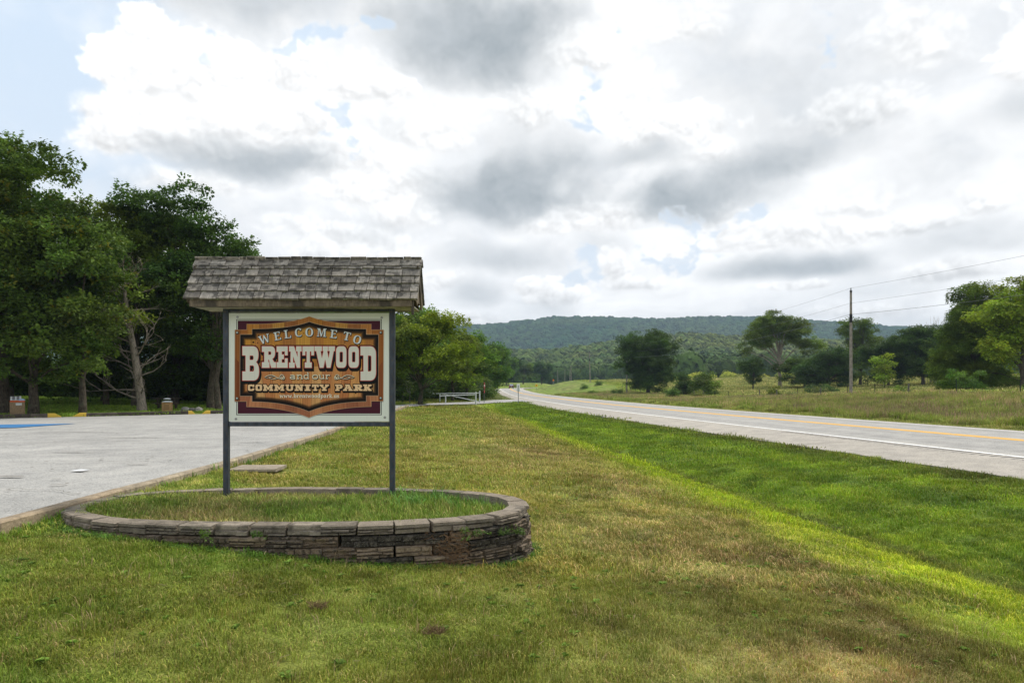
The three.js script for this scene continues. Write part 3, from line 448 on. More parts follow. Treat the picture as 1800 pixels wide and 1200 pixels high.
  // lettering built as closed outlines in a unit box (slab serifs); `even` letters have counters
  const S = {
    B: [['M', 0, 0, 'L', .62, 0, 'Q', .96, 0, .96, .25, 'Q', .96, .40, .82, .46, 'Q', 1, .54, 1, .74, 'Q', 1, 1, .64, 1, 'L', 0, 1, 'L', 0, .735, 'L', .19, .735, 'L', .19, .265, 'L', 0, .265, 'Z'], ['M', .44, .27, 'L', .44, .40, 'L', .60, .40, 'Q', .67, .40, .67, .335, 'Q', .67, .27, .60, .27, 'Z'], ['M', .44, .56, 'L', .44, .735, 'L', .62, .735, 'Q', .70, .735, .70, .65, 'Q', .70, .56, .62, .56, 'Z']],
    D: [['M', 0, 0, 'L', .60, 0, 'Q', 1, 0, 1, .25, 'L', 1, .75, 'Q', 1, 1, .60, 1, 'L', 0, 1, 'L', 0, .735, 'L', .19, .735, 'L', .19, .265, 'L', 0, .265, 'Z'], ['M', .48, .27, 'L', .48, .735, 'L', .60, .735, 'Q', .70, .735, .70, .66, 'L', .70, .34, 'Q', .70, .27, .60, .27, 'Z']],
    R: [['M', 0, 0, 'L', .64, 0, 'Q', .94, 0, .94, .29, 'Q', .94, .52, .74, .58, 'L', .87, .74, 'L', 1, .74, 'L', 1, 1, 'L', .66, 1, 'L', .50, .62, 'L', .46, .62, 'L', .46, .74, 'L', .54, .74, 'L', .54, 1, 'L', 0, 1, 'L', 0, .74, 'L', .17, .74, 'L', .17, .26, 'L', 0, .26, 'Z'], ['M', .46, .24, 'L', .46, .40, 'L', .58, .40, 'Q', .66, .40, .66, .32, 'Q', .66, .24, .58, .24, 'Z']],
    E: [['M', 0, 0, 'L', 1, 0, 'L', 1, .42, 'L', .74, .42, 'L', .74, .24, 'L', .47, .24, 'L', .47, .38, 'L', .66, .38, 'L', .66, .60, 'L', .47, .60, 'L', .47, .76, 'L', .74, .76, 'L', .74, .56, 'L', 1, .56, 'L', 1, 1, 'L', 0, 1, 'L', 0, .74, 'L', .17, .74, 'L', .17, .26, 'L', 0, .26, 'Z']],
    N: [['M', 0, 0, 'L', .40, 0, 'L', .68, .50, 'L', .68, .24, 'L', .56, .24, 'L', .56, 0, 'L', 1, 0, 'L', 1, .24, 'L', .88, .24, 'L', .88, 1, 'L', .62, 1, 'L', .32, .46, 'L', .32, .76, 'L', .45, .76, 'L', .45, 1, 'L', 0, 1, 'L', 0, .76, 'L', .12, .76, 'L', .12, .24, 'L', 0, .24, 'Z']],
    T: [['M', 0, 0, 'L', 1, 0, 'L', 1, .42, 'L', .76, .42, 'L', .76, .24, 'L', .64, .24, 'L', .64, .75, 'L', .80, .75, 'L', .80, 1, 'L', .20, 1, 'L', .20, .75, 'L', .36, .75, 'L', .36, .24, 'L', .24, .24, 'L', .24, .42, 'L', 0, .42, 'Z']],
    W: [['M', 0, 0, 'L', .36, 0, 'L', .36, .22, 'L', .30, .22, 'L', .36, .56, 'L', .44, .22, 'L', .40, .22, 'L', .40, 0, 'L', .66, 0, 'L', .66, .22, 'L', .62, .22, 'L', .69, .56, 'L', .75, .22, 'L', .68, .22, 'L', .68, 0, 'L', 1, 0, 'L', 1, .22, 'L', .94, .22, 'L', .78, 1, 'L', .60, 1, 'L', .52, .60, 'L', .44, 1, 'L', .26, 1, 'L', .08, .22, 'L', 0, .22, 'Z']],
    O: [['M', .34, 0, 'L', .66, 0, 'Q', 1, 0, 1, .26, 'L', 1, .74, 'Q', 1, 1, .66, 1, 'L', .34, 1, 'Q', 0, 1, 0, .74, 'L', 0, .26, 'Q', 0, 0, .34, 0, 'Z'], ['M', .42, .26, 'Q', .34, .26, .34, .34, 'L', .34, .66, 'Q', .34, .74, .42, .74, 'L', .58, .74, 'Q', .66, .74, .66, .66, 'L', .66, .34, 'Q', .66, .26, .58, .26, 'Z']],
    C: [['M', .34, 0, 'L', .62, 0, 'L', .74, .06, 'L', .78, 0, 'L', .98, 0, 'L', .98, .40, 'L', .72, .40, 'L', .68, .26, 'L', .42, .26, 'Q', .34, .26, .34, .34, 'L', .34, .66, 'Q', .34, .74, .42, .74, 'L', .66, .74, 'L', .72, .60, 'L', 1, .60, 'Q', 1, 1, .66, 1, 'L', .34, 1, 'Q', 0, 1, 0, .74, 'L', 0, .26, 'Q', 0, 0, .34, 0, 'Z']],
    M: [['M', 0, 0, 'L', .30, 0, 'L', .50, .46, 'L', .70, 0, 'L', 1, 0, 'L', 1, .24, 'L', .92, .24, 'L', .92, .76, 'L', 1, .76, 'L', 1, 1, 'L', .62, 1, 'L', .62, .76, 'L', .70, .76, 'L', .70, .46, 'L', .55, .82, 'L', .45, .82, 'L', .30, .46, 'L', .30, .76, 'L', .38, .76, 'L', .38, 1, 'L', 0, 1, 'L', 0, .76, 'L', .08, .76, 'L', .08, .24, 'L', 0, .24, 'Z']],
    U: [['M', 0, 0, 'L', .44, 0, 'L', .44, .24, 'L', .36, .24, 'L', .36, .66, 'Q', .36, .76, .50, .76, 'Q', .64, .76, .64, .66, 'L', .64, .24, 'L', .56, .24, 'L', .56, 0, 'L', 1, 0, 'L', 1, .24, 'L', .90, .24, 'L', .90, .70, 'Q', .90, 1, .50, 1, 'Q', .10, 1, .10, .70, 'L', .10, .24, 'L', 0, .24, 'Z']],
    I: [['M', 0, 0, 'L', 1, 0, 'L', 1, .24, 'L', .78, .24, 'L', .78, .76, 'L', 1, .76, 'L', 1, 1, 'L', 0, 1, 'L', 0, .76, 'L', .22, .76, 'L', .22, .24, 'L', 0, .24, 'Z']],
    Y: [['M', 0, 0, 'L', .42, 0, 'L', .42, .24, 'L', .36, .24, 'L', .5, .44, 'L', .64, .24, 'L', .58, .24, 'L', .58, 0, 'L', 1, 0, 'L', 1, .24, 'L', .92, .24, 'L', .64, .62, 'L', .64, .76, 'L', .76, .76, 'L', .76, 1, 'L', .24, 1, 'L', .24, .76, 'L', .36, .76, 'L', .36, .62, 'L', .08, .24, 'L', 0, .24, 'Z']],
    P: [['M', 0, 0, 'L', .64, 0, 'Q', 1, 0, 1, .33, 'Q', 1, .66, .64, .66, 'L', .44, .66, 'L', .44, .76, 'L', .58, .76, 'L', .58, 1, 'L', 0, 1, 'L', 0, .76, 'L', .16, .76, 'L', .16, .24, 'L', 0, .24, 'Z'], ['M', .44, .24, 'L', .44, .43, 'L', .60, .43, 'Q', .70, .43, .70, .335, 'Q', .70, .24, .60, .24, 'Z']],
    A: [['M', .22, 0, 'L', .66, 0, 'L', .90, .76, 'L', 1, .76, 'L', 1, 1, 'L', .56, 1, 'L', .56, .76, 'L', .62, .76, 'L', .60, .68, 'L', .36, .68, 'L', .34, .76, 'L', .42, .76, 'L', .42, 1, 'L', 0, 1, 'L', 0, .76, 'L', .10, .76, 'L', .30, .24, 'L', .22, .24, 'Z'], ['M', .48, .28, 'L', .41, .50, 'L', .55, .50, 'Z']],
    K: [['M', 0, 0, 'L', .50, 0, 'L', .50, .24, 'L', .42, .24, 'L', .42, .40, 'L', .64, .24, 'L', .58, .24, 'L', .58, 0, 'L', 1, 0, 'L', 1, .24, 'L', .90, .24, 'L', .66, .44, 'L', .90, .76, 'L', 1, .76, 'L', 1, 1, 'L', .66, 1, 'L', .42, .62, 'L', .42, .76, 'L', .50, .76, 'L', .50, 1, 'L', 0, 1, 'L', 0, .76, 'L', .14, .76, 'L', .14, .24, 'L', 0, .24, 'Z']],
  };
  const letter = (ch, x, y, w, h) => { g.beginPath(); for (const c of S[ch]) for (let i = 0; i < c.length;) { const k = c[i++]; if (k === 'M') g.moveTo(x + c[i++] * w, y + c[i++] * h); else if (k === 'L') g.lineTo(x + c[i++] * w, y + c[i++] * h); else if (k === 'Q') g.quadraticCurveTo(x + c[i++] * w, y + c[i++] * h, x + c[i++] * w, y + c[i++] * h); else g.closePath(); } };
  g.lineJoin = 'miter'; g.miterLimit = 3;
  const word = (list, { drop, black, ink, rim, fill }) => {
    g.fillStyle = g.strokeStyle = '#0d0a09';
    for (let k = drop; k >= 0; k -= 2) for (const q of list) { letter(q[0], q[1] + k * .45, q[2] + k, q[3], q[4]); g.lineWidth = black; g.stroke(); g.fill('evenodd'); }
    for (const q of list) { letter(...q); g.strokeStyle = ink; g.lineWidth = rim; g.stroke(); }
    for (const q of list) { letter(...q); g.fillStyle = fill; g.fill('evenodd'); }
  };
  word([['B', 208, 388, 168, 344], ['R', 404, 388, 142, 216], ['E', 552, 388, 112, 216], ['N', 678, 388, 126, 216], ['T', 813, 388, 116, 216], ['W', 934, 388, 206, 216], ['O', 1151, 388, 104, 216], ['O', 1277, 388, 103, 216], ['D', 1397, 388, 156, 344]], { drop: 24, black: 27, ink: '#b5301f', rim: 11, fill: '#dedaca' });
  word([...'COMMUNITY'].map((ch, i) => [ch, [263, 340, 416, 528, 642, 734, 834, 908, 984][i], 772, [66, 66, 102, 102, 84, 90, 60, 68, 96][i], 64]), { drop: 14, black: 15, ink: '#5b2a12', rim: 5, fill: '#efcb9b' });
  word([...'PARK'].map((ch, i) => [ch, [1142, 1222, 1326, 1424][i], 772, [74, 96, 92, 84][i], 64]), { drop: 14, black: 15, ink: '#5b2a12', rim: 5, fill: '#efcb9b' });
  const raised = (draw, fill) => { for (let k = 7; k >= 1; k--) { g.fillStyle = g.strokeStyle = '#0c0907'; draw(k * .7, k); } g.fillStyle = g.strokeStyle = fill; draw(0, 0); };
  // WELCOME TO on its arch
  for (const [ch, x, y, a] of [['W', 430, 318, -17], ['E', 560, 288, -11], ['L', 662, 269, -7], ['C', 769, 253, -4], ['O', 881, 250, 0], ['M', 1006, 254, 3], ['E', 1126, 268, 7], ['T', 1259, 290, 13], ['O', 1363, 324, 17]]) {
    g.save(); g.translate(x, y); g.rotate(a * Math.PI / 180); g.font = 'bold 116px serif'; g.textAlign = 'center'; const s = ch === 'W' || ch === 'M' ? .92 : 1; g.scale(s, 1);
    raised((dx, dy) => { g.lineWidth = dy ? 5 : 0; if (dy) g.strokeText(ch, dx, 38 + dy); g.fillText(ch, dx, 38 + dy); }, '#dfe3e0'); g.restore();
  }
  // and our: round slab lettering drawn as strokes
  g.lineCap = 'butt'; g.lineJoin = 'round';
  const low2 = { a: [[[0, .06], [.6, .06], [.8, .2], [.8, 1]], [[.8, .5], [.2, .5], [0, .62], [0, .86], [.2, 1], [.62, 1], [.8, .86]], [[.7, 1], [1, 1]]], n: [[[0, 0], [.2, 0], [.2, 1]], [[0, 1], [.38, 1]], [[.2, .24], [.4, .02], [.66, .02], [.84, .2], [.84, 1]], [[.66, 1], [1, 1]]], d: [[[.8, -.62], [.8, 1]], [[.58, -.6], [.8, -.6]], [[.8, .2], [.6, .02], [.24, .02], [0, .22], [0, .8], [.24, 1], [.6, 1], [.8, .8]], [[.8, .98], [1, .98]]], o: [[[.26, .02], [.74, .02], [1, .22], [1, .8], [.74, 1], [.26, 1], [0, .8], [0, .22], [.26, .02], [.5, .02]]], u: [[[0, .02], [.18, .02], [.18, .8], [.36, .99], [.62, .99], [.82, .8]], [[.64, .02], [.82, .02], [.82, 1]], [[.82, .98], [1, .98]]], r: [[[0, .02], [.24, .02], [.24, 1]], [[0, .98], [.56, .98]], [[.24, .3], [.5, .04], [.9, .04], [.95, .26]]] };
  raised((dx, dy) => { g.lineWidth = dy ? 13 : 9; for (const [ch, x, w] of [['a', 690, 50], ['n', 754, 62], ['d', 830, 48], ['o', 916, 48], ['u', 978, 56], ['r', 1046, 42]]) for (const line of low2[ch]) { g.beginPath(); line.forEach(([u, v], i) => g[i ? 'lineTo' : 'moveTo'](x + u * w + dx, 676 + v * 38 + dy)); g.stroke(); } }, '#ece2c4');
  // the two scrolls
  const scroll = (sx, x) => raised((dx, dy) => { const p = (u, v) => [x + sx * u + dx, 690 + v + dy]; const q = (w, ...c) => { g.lineWidth = w + (dy ? 3 : 0); g.beginPath(); g.moveTo(...p(c[0], c[1])); for (let i = 2; i < c.length; i += 6) g.bezierCurveTo(...p(c[i], c[i + 1]), ...p(c[i + 2], c[i + 3]), ...p(c[i + 4], c[i + 5])); g.stroke(); }; g.lineCap = 'round';
    q(6, -6, 2, 14, 40, -46, 38, -48, 4, -50, -22, -14, -24, -12, 0, -12, 18, -34, 16, -32, 2); q(6, -6, 4, -30, 40, -70, 20, -104, -4, -128, -18, -160, -16, -200, 8); q(4, -62, 10, -100, 36, -130, 30, -152, 18, -166, 10, -150, 2, -142, 12); q(3, -100, -4, -128, 10, -160, 18, -192, 16); }, '#ece2c4');
  scroll(1, 634); scroll(-1, 1132);
  g.lineCap = 'butt'; g.textAlign = 'left'; g.font = 'bold 52px serif';
  { const s = 'www.brentwoodpark.us', w = g.measureText(s).width; g.save(); g.translate(582, 906); g.scale(602 / w, 1); raised((dx, dy) => g.fillText(s, dx * .5, dy * .5), '#f3ead2'); g.restore(); }
  // weathering of the print: faint streaks and dust
  for (let k = 0; k < 60; k++) { g.fillStyle = `rgba(60,62,50,${.01 + rnd() * .03})`; const x = 72 + rnd() * 1610; g.fillRect(x, 55 + rnd() * 300, 2 + rnd() * 10, 200 + rnd() * 700); }
  for (let k = 0; k < 120; k++) { g.fillStyle = `rgba(40,36,26,${.15 + rnd() * .3})`; g.fillRect(72 + rnd() * 1610, 55 + rnd() * 1085, 1 + rnd() * 2.5, 1 + rnd() * 2.5); }
  const t = new THREE.CanvasTexture(c); t.colorSpace = THREE.SRGBColorSpace; t.magFilter = THREE.LinearFilter; return t;
})();
{
  const D = 8.1, o = thing('park_sign', 'welcome sign on two steel posts under a small weathered shingle roof', 'sign', [-2.405, .3, -D]);
  const Y = (y) => y - .3;                                        // heights above the planter, in the sign's own frame
  const steelMap = colorTexture(256, 256, (u, v) => { const n = fbm(u * 9, v * 3, 5, 201, 3), r = smooth(.22, .42, fbm(u * 20, v * 10, 4, 202, 10)); const c = mix3([.028, .036, .05], [.055, .066, .085], clamp(.5 + n * 1.3)); return mix3(c, [.09, .06, .04], r * .6); }); steelMap.repeat.set(3, 3);
  const steel = standard({ map: steelMap, metalness: .25, roughness: .5 });
  const woodTexture = (s, base) => colorTexture(512, 512, (u, v) => { const gr = fbm(u * 60, v * 3, 4, s, 60 % 1 || 0), st = fbm(u * 7, v * 7, 4, s + 3, 7), fine = noise2(u * 190, v * 8, s + 5), mould = smooth(-.06, .36, st + .22 * gr), k = 1 + .42 * gr + .2 * fine; return mix3([base[0] * k, base[1] * k, base[2] * k], [.035, .033, .03], mould * .72); });
  for (const s of [-1, 1]) part(o, 'post', chamferBox(.062, 2.55, .062, .004).translate(s * .985, 2.55 / 2 - .12, 0), steel);
  part(o, 'top_rail', chamferBox(1.902, .062, .05, .004).translate(0, Y(2.525), 0), steel);
  part(o, 'bottom_rail', chamferBox(1.902, .052, .05, .004).translate(0, Y(1.16), 0), steel);
  // the panel, 12 mm board with the print on its front
  const W = 1.902, H = 1.284, pz = .012, cy = Y(1.192 + H / 2), panel = part(o, 'panel', box(W, H, .012, 0, cy, pz), standard({ color: lin(.5, .51, .47), roughness: .5 }));
  const face = new THREE.PlaneGeometry(W - .004, H - .004).translate(0, cy, pz + .0085);
  part(panel, 'printed_face', face, standard({ map: PRINT, roughness: .5, specularIntensity: .35 }));
  const screwSteel = standard({ color: lin(.35, .35, .33), metalness: .7, roughness: .4 });
  for (const [u, v] of [[.055, .962], [.953, .957], [.045, .024], [.972, .038]]) { const q = new THREE.SphereGeometry(.011, 12, 6, 0, 7, 0, Math.PI / 2).rotateX(Math.PI / 2).scale(1, 1, .6).translate((u - .5) * W, cy + (v - .5) * H, pz + .009); part(panel, 'screw', joined([q, new THREE.CylinderGeometry(.015, .015, .003, 14).rotateX(Math.PI / 2).translate((u - .5) * W, cy + (v - .5) * H, pz + .0095)]), screwSteel); }
  // roof
  const L = -3.735 + 2.405, R = -1.085 + 2.405, ridgeY = Y(3.07), eaveY = Y(2.615), out = .285, roof = new THREE.Group(); roof.name = 'roof'; o.add(roof);
  const plain = standard({ map: woodTexture(210, [.185, .145, .1]), roughness: .9 }), grey = standard({ map: woodTexture(220, [.2, .175, .15]), roughness: .9 }), ply = standard({ map: woodTexture(230, [.42, .39, .32]), roughness: .85 });
  const slab = (z0, y0, z1, y1, t, x0, x1) => { const s = new THREE.Shape(), nx = y1 - y0, nz = z0 - z1, l = Math.hypot(nx, nz) || 1, q = (z, y, k) => [z + (-nx / l) * -k * Math.sign(z1 - z0 || 1), y - (Math.abs(nz) / l) * k]; const a = q(z0, y0, t), b = q(z1, y1, t); s.moveTo(z0, y0); s.lineTo(z1, y1); s.lineTo(...b); s.lineTo(...a); s.closePath(); return new THREE.ExtrudeGeometry(s, { depth: x1 - x0, bevelEnabled: false }).rotateY(Math.PI / 2).scale(1, 1, -1).translate(x0, 0, 0); };
  const flip = (g) => { const i = g.toNonIndexed ? (g.index ? g.toNonIndexed() : g) : g; return i; };
  // sheathing under the shingles (two slopes) and the closed gable ends
  const sheath = (sgn) => { const len = Math.hypot(out, ridgeY - eaveY), a = Math.atan2(ridgeY - eaveY, out); return box(R - L - .04, .016, len, 0, 0, 0).translate(0, -.012, len / 2).rotateX(a).scale(1, 1, sgn).translate((L + R) / 2, ridgeY, 0); };
  part(roof, 'sheathing', joined([sheath(1), sheath(-1)].map((g) => { const p = g.toNonIndexed(); p.computeVertexNormals(); return p; })), grey);
  const tri = new THREE.Shape(); tri.moveTo(-out + .03, eaveY - .02); tri.lineTo(out - .03, eaveY - .02); tri.lineTo(0, ridgeY - .03); tri.closePath();
  for (const x of [L + .03, R - .05]) part(roof, 'gable_board', new THREE.ExtrudeGeometry(tri, { depth: .02, bevelEnabled: false }).rotateY(Math.PI / 2).translate(x, 0, 0), plain);
  for (const s of [1, -1]) part(roof, 'fascia', chamferBox(R - L - .1, .084, .022, .003).translate((L + R) / 2 - .01, eaveY - .052, s * (out - .005)), plain);
  part(roof, 'soffit', box(R - L - .1, .012, out * 2 - .05, (L + R) / 2, eaveY - .086, 0), ply);
  for (const x of [L + .012, R - .022]) for (const s of [1, -1]) { // barge boards up the gable edges
    const len = Math.hypot(out, ridgeY - eaveY) + .03, a = Math.atan2(ridgeY - eaveY, out); const g = chamferBox(.022, .095, len, .003).translate(0, -.07, len / 2 - .01).rotateX(a).scale(1, 1, s).translate(x, ridgeY, 0); const p = g.index ? g.toNonIndexed() : g; if (s < 0) { const q = p.attributes.position.array; for (let i = 0; i < q.length; i += 9) for (let k = 0; k < 3; k++) { const t = q[i + 3 + k]; q[i + 3 + k] = q[i + 6 + k]; q[i + 6 + k] = t; } } p.computeVertexNormals(); part(roof, 'barge_board', p, plain);
  }
  part(roof, 'end_post', chamferBox(.03, .17, .03, .003).translate(R - .055, eaveY - .1, out - .012), plain);
  // shingles, each its own piece
  const tones = [[.25, .222, .188], [.335, .30, .255], [.175, .155, .132], [.285, .252, .212], [.21, .19, .163]];
  const shingleMaterials = tones.map((b, k) => standard({ map: woodTexture(240 + k * 11, b), roughness: .93 }));
  const rnd = makeRandom(33), slopeLen = Math.hypot(out, ridgeY - eaveY) + .03, angle = Math.atan2(ridgeY - eaveY, out), rowsN = 5, expo = slopeLen / rowsN;
  const variants = Array.from({ length: 8 }, () => { const g = new THREE.BoxGeometry(1, 1, 1, 1, 1, 1), p = g.attributes.position, uv = g.attributes.uv, u0 = rnd(), v0 = rnd(), sk = (rnd() - .5) * .12; for (let i = 0; i < p.count; i++) { if (p.getZ(i) < 0) p.setY(i, p.getY(i) * .35 - .3); else p.setZ(i, p.getZ(i) + p.getX(i) * sk); uv.setXY(i, u0 + p.getX(i) * .32, v0 + p.getZ(i) * .5 + p.getY(i) * .04); } const n = g.toNonIndexed(); n.computeVertexNormals(); return n; });
  for (const s of [1, -1]) for (let r = 0; r < rowsN; r++) {
    let x = L - .012 + (r % 2 ? 0 : -.01);
    while (x < R) {
      let w = .085 + rnd() * .12; if (x + w > R - .04) w = R + .012 - x;
      const m = part(roof, 'shingle', variants[Math.floor(rnd() * 8)], shingleMaterials[Math.floor(rnd() * 5)]);
      const down = (r + 1) * expo + (rnd() - .5) * .014, len = .19, tilt = .055 + rnd() * .02;
      m.scale.set(w - .007, .023 + rnd() * .009, len);
      const along = down - len / 2, lift = .02 + rnd() * .003;
      const cz = Math.cos(angle), sz = Math.sin(angle);
      m.position.set(x + w / 2, ridgeY - sz * along + cz * lift, s * (cz * along + sz * lift));
      m.rotation.order = 'YXZ'; m.rotation.y = s < 0 ? Math.PI : 0; m.rotation.x = angle - tilt; m.rotation.z = (rnd() - .5) * .02;
      x += w;
    }
  }
  for (let x = L - .015; x < R;) { // ridge caps, overlapping along the ridge
    let w = .17 + rnd() * .03; if (x + w > R - .06) w = R + .014 - x;
    for (const s of [1, -1]) { const m = part(roof, 'ridge_cap', variants[Math.floor(rnd() * 8)], shingleMaterials[Math.floor(rnd() * 5)]); const len = .1; m.scale.set(w + .02, .017, len); m.position.set(x + w / 2, ridgeY + .032 - Math.sin(angle) * len * .42, s * (Math.cos(angle) * len * .42 + .022)); m.rotation.order = 'YXZ'; m.rotation.y = s < 0 ? Math.PI : 0; m.rotation.x = angle - .02; m.rotation.z = (s > 0 ? 1 : -1) * (.035 + rnd() * .02); }
    x += w;
  }
  // lichen and moss along the butts of the shingles
  const tufts = []; for (let k = 0; k < 240; k++) { const r = 1 + Math.floor(rnd() * rowsN), along = r * expo + .004, x = L + rnd() * (R - L), q = new THREE.IcosahedronGeometry(.004 + rnd() * rnd() * .011, 0).scale(1.4, .7, .8); q.translate(x, ridgeY - Math.sin(angle) * along + Math.cos(angle) * .022, Math.cos(angle) * along + Math.sin(angle) * .022); tufts.push(q); }
  part(roof, 'moss', joined(tufts), standard({ color: lin(.19, .2, .1), roughness: 1 })).userData.kind = 'stuff';
}
// ------------------------------------------------------------------ the planter: a low ring of split-face blocks
const PLANTER = { x: -2.25, d: 7.3, a: 2.41, b: 1.22 };
const ringAt = (t, off = 0) => { const c = Math.cos(t), s = Math.sin(t), n = 2.35, k = Math.pow(Math.pow(Math.abs(c), n) + Math.pow(Math.abs(s), n), -1 / n); return [PLANTER.x + (PLANTER.a + off) * c * k, PLANTER.d + (PLANTER.b + off) * s * k - .06 * c]; };
const inPlanter = (x, d, off = 0) => Math.pow(Math.abs((x - PLANTER.x) / (PLANTER.a + off)), 2.35) + Math.pow(Math.abs((d - PLANTER.d + .06 * (x - PLANTER.x) / PLANTER.a) / (PLANTER.b + off)), 2.35) < 1;
const planterTop = (x, d) => .352 - .055 * smooth(-4.3, -3.2, x) - .11 * smooth(-1.0, .0, x) * smooth(7.2, 8.2, d) - .03 * smooth(-.6, .1, x) + .02 * noise2(x * 1.4, d * 1.4, 301);
{
  const o = thing('planter_wall', 'low oval retaining wall of split-face blocks round the sign', 'retaining wall', [0, 0, 0]);
  const tex = (s, base, m) => colorTexture(512, 512, (u, v) => { const a = fbm(u * 8, v * 8, 5, s, 8), b = noise2(u * 120, v * 120, s + 6, 120), st = smooth(-.02 + m, .3 + m, fbm(u * 9, v * 6, 4, s + 7, 3)), k = 1 + .5 * a + .18 * b, w = smooth(.55, .7, noise2(u * 70, v * 70, s + 8, 70)); return mix3(mix3([base[0] * k, base[1] * k, base[2] * k], [.03, .026, .02], st * .8), [.34, .32, .27], w * .35); });
  const faces = [tex(310, [.205, .15, .1], .12), tex(320, [.17, .128, .088], .02), tex(330, [.24, .18, .122], .16), tex(340, [.15, .115, .082], -.08)].map((map) => standard({ map, bumpMap: concreteBump, bumpScale: .006, roughness: .95 }));
  const mouldy = [tex(350, [.1, .085, .066], -.25), tex(360, [.115, .095, .072], -.18)].map((map) => standard({ map, bumpMap: concreteBump, bumpScale: .006, roughness: .95 }));
  const capTex = (s, base) => colorTexture(512, 512, (u, v) => { const a = fbm(u * 6, v * 6, 5, s, 6), b = noise2(u * 120, v * 120, s + 6, 120), st = smooth(.12, .5, fbm(u * 3, v * 3, 5, s + 7, 3)), k = 1 + .4 * a + .22 * b; return mix3([base[0] * k, base[1] * k, base[2] * k], [.06, .052, .04], st * .6); });
  const caps = [capTex(370, [.235, .195, .15]), capTex(380, [.2, .168, .13]), capTex(390, [.27, .228, .178])].map((map) => standard({ map, bumpMap: concreteBump, bumpScale: .006, roughness: .95 }));
  const rnd = makeRandom(44);
  const block = (depth, cap) => { // front faces +z; unit width; ledges of split stone
    const H = .0945, list = [], wedge = (x0, x1, y0, y1, z) => { const e = .0065, g = new THREE.BoxGeometry(x1 - x0 - .008, y1 - y0 - .003, .05, 2, 1, 1), p = g.attributes.position; for (let i = 0; i < p.count; i++) { if (p.getZ(i) > 0) { p.setX(i, p.getX(i) * .965); p.setY(i, p.getY(i) - Math.sign(p.getY(i)) * e); p.setZ(i, p.getZ(i) + (rnd() - .5) * .009); } } g.translate((x0 + x1) / 2, (y0 + y1) / 2, depth / 2 - .025 + z); list.push(g); };
    list.push(new THREE.BoxGeometry(1 - .03, H - .004, depth - .03, 1, 1, 1).translate(0, 0, -.015));
    const cuts = [0]; const n = cap ? 2 + Math.floor(rnd() * 2) : 2 + Math.floor(rnd() * 3); for (let i = 0; i < n; i++) cuts.push(i === n - 1 ? H : cuts[i] + (H / n) * (.75 + rnd() * .5)); cuts[n] = H;
    for (let i = 0; i < n; i++) { let x = -.5; while (x < .5) { let w = cap && i === n - 1 ? 1 : .22 + rnd() * .5; if (x + w > .78 - .5 + .5) w = .5 - x; if (x + w > .4) w = .5 - x; wedge(x, x + w, cuts[i] - H / 2, cuts[i + 1] - H / 2, -.024 + rnd() * .042 - (cap ? 0 : i === 0 ? .004 : 0)); x += w; } }
    const g = joined(list.map((q) => { const p = q.toNonIndexed(); p.computeVertexNormals(); return p; })), p = g.attributes.position, uv = g.attributes.uv, nn = g.attributes.normal, u0 = rnd(), v0 = rnd(); for (let i = 0; i < p.count; i++) { const ax = Math.abs(nn.getX(i)), ay = Math.abs(nn.getY(i)); uv.setXY(i, u0 + p.getX(i) * .7 + (ax > .7 ? p.getZ(i) * 2 : 0), v0 + (ay > .7 ? p.getZ(i) * 2.2 : p.getY(i) * 2.2)); } return g; };
  const bodies = Array.from({ length: 10 }, () => block(.2, false)), tops = Array.from({ length: 8 }, () => block(.2, true));
  // arc length round the ring
  const N = 720, cum = [0]; for (let i = 1; i <= N; i++) { const [x0, d0] = ringAt(((i - 1) / N) * 6.28319), [x1, d1] = ringAt((i / N) * 6.28319); cum.push(cum[i - 1] + Math.hypot(x1 - x0, d1 - d0)); }
  const total = cum[N], angleAt = (s) => { s = ((s % total) + total) % total; let i = 1; while (cum[i] < s) i++; return ((i - 1 + (s - cum[i - 1]) / (cum[i] - cum[i - 1])) / N) * 6.28319; };
  for (let c = 0; c < 7; c++) {
    const n = Math.round(total / .335), w = total / n, y = .362 - .049 - c * .1;
    for (let i = 0; i < n; i++) {
      const s = (i + (c % 2 ? .5 : 0) + (rnd() - .5) * .1) * w + .08, t = angleAt(s), off = -.1 + c * .011, [x, d] = ringAt(t, off), [xa, da] = ringAt(angleAt(s - .12), off), [xb, db] = ringAt(angleAt(s + .12), off), [xo, dd] = ringAt(t, .05);
      if (c > 0 && y + .05 < land(xo, dd) - .04) continue;
      if (c > 2 && dd > 7.9) continue;                            // the back of the ring is banked up with earth
      const right = smooth(-2.4, -.6, x), mould = rnd() < (c < 2 ? .75 : .3) * right;
      const m = part(o, 'block', c ? bodies[Math.floor(rnd() * 10)] : tops[Math.floor(rnd() * 8)], mould && c ? mouldy[Math.floor(rnd() * 2)] : c ? faces[Math.floor(rnd() * 4)] : caps[Math.floor(rnd() * 3)]);
      m.position.set(x, y + (rnd() - .5) * .006 + (c ? 0 : .006 * noise2(s * 1.3, 2, 303)), -d); m.scale.x = w - .004 - (c ? .006 * rnd() : .006 + .018 * rnd()); if (!c) { m.rotation.z = (rnd() - .5) * .022; m.rotation.x = (rnd() - .5) * .03; } m.rotation.y = Math.atan2(db - da, xb - xa) + (rnd() - .5) * .03;
      { const nx = x - PLANTER.x, nz = -(d - PLANTER.d), f = new THREE.Vector3(0, 0, 1).applyEuler(m.rotation); if (f.x * nx / (PLANTER.a ** 2) + f.z * nz / (PLANTER.b ** 2) < 0) m.rotation.y += Math.PI; }
    }
  }
  // earth inside
  const rows = []; for (let k = 0; k <= 14; k++) rows.push(Array.from({ length: 49 }, (_, i) => { const t = (i / 48) * 6.28319, q = 1 - k / 14, [x0, d0] = ringAt(t, -.15), x = lerp(PLANTER.x, x0, q), d = lerp(PLANTER.d, d0, q); return V(x, planterTop(x, d) - .035, -d); }));
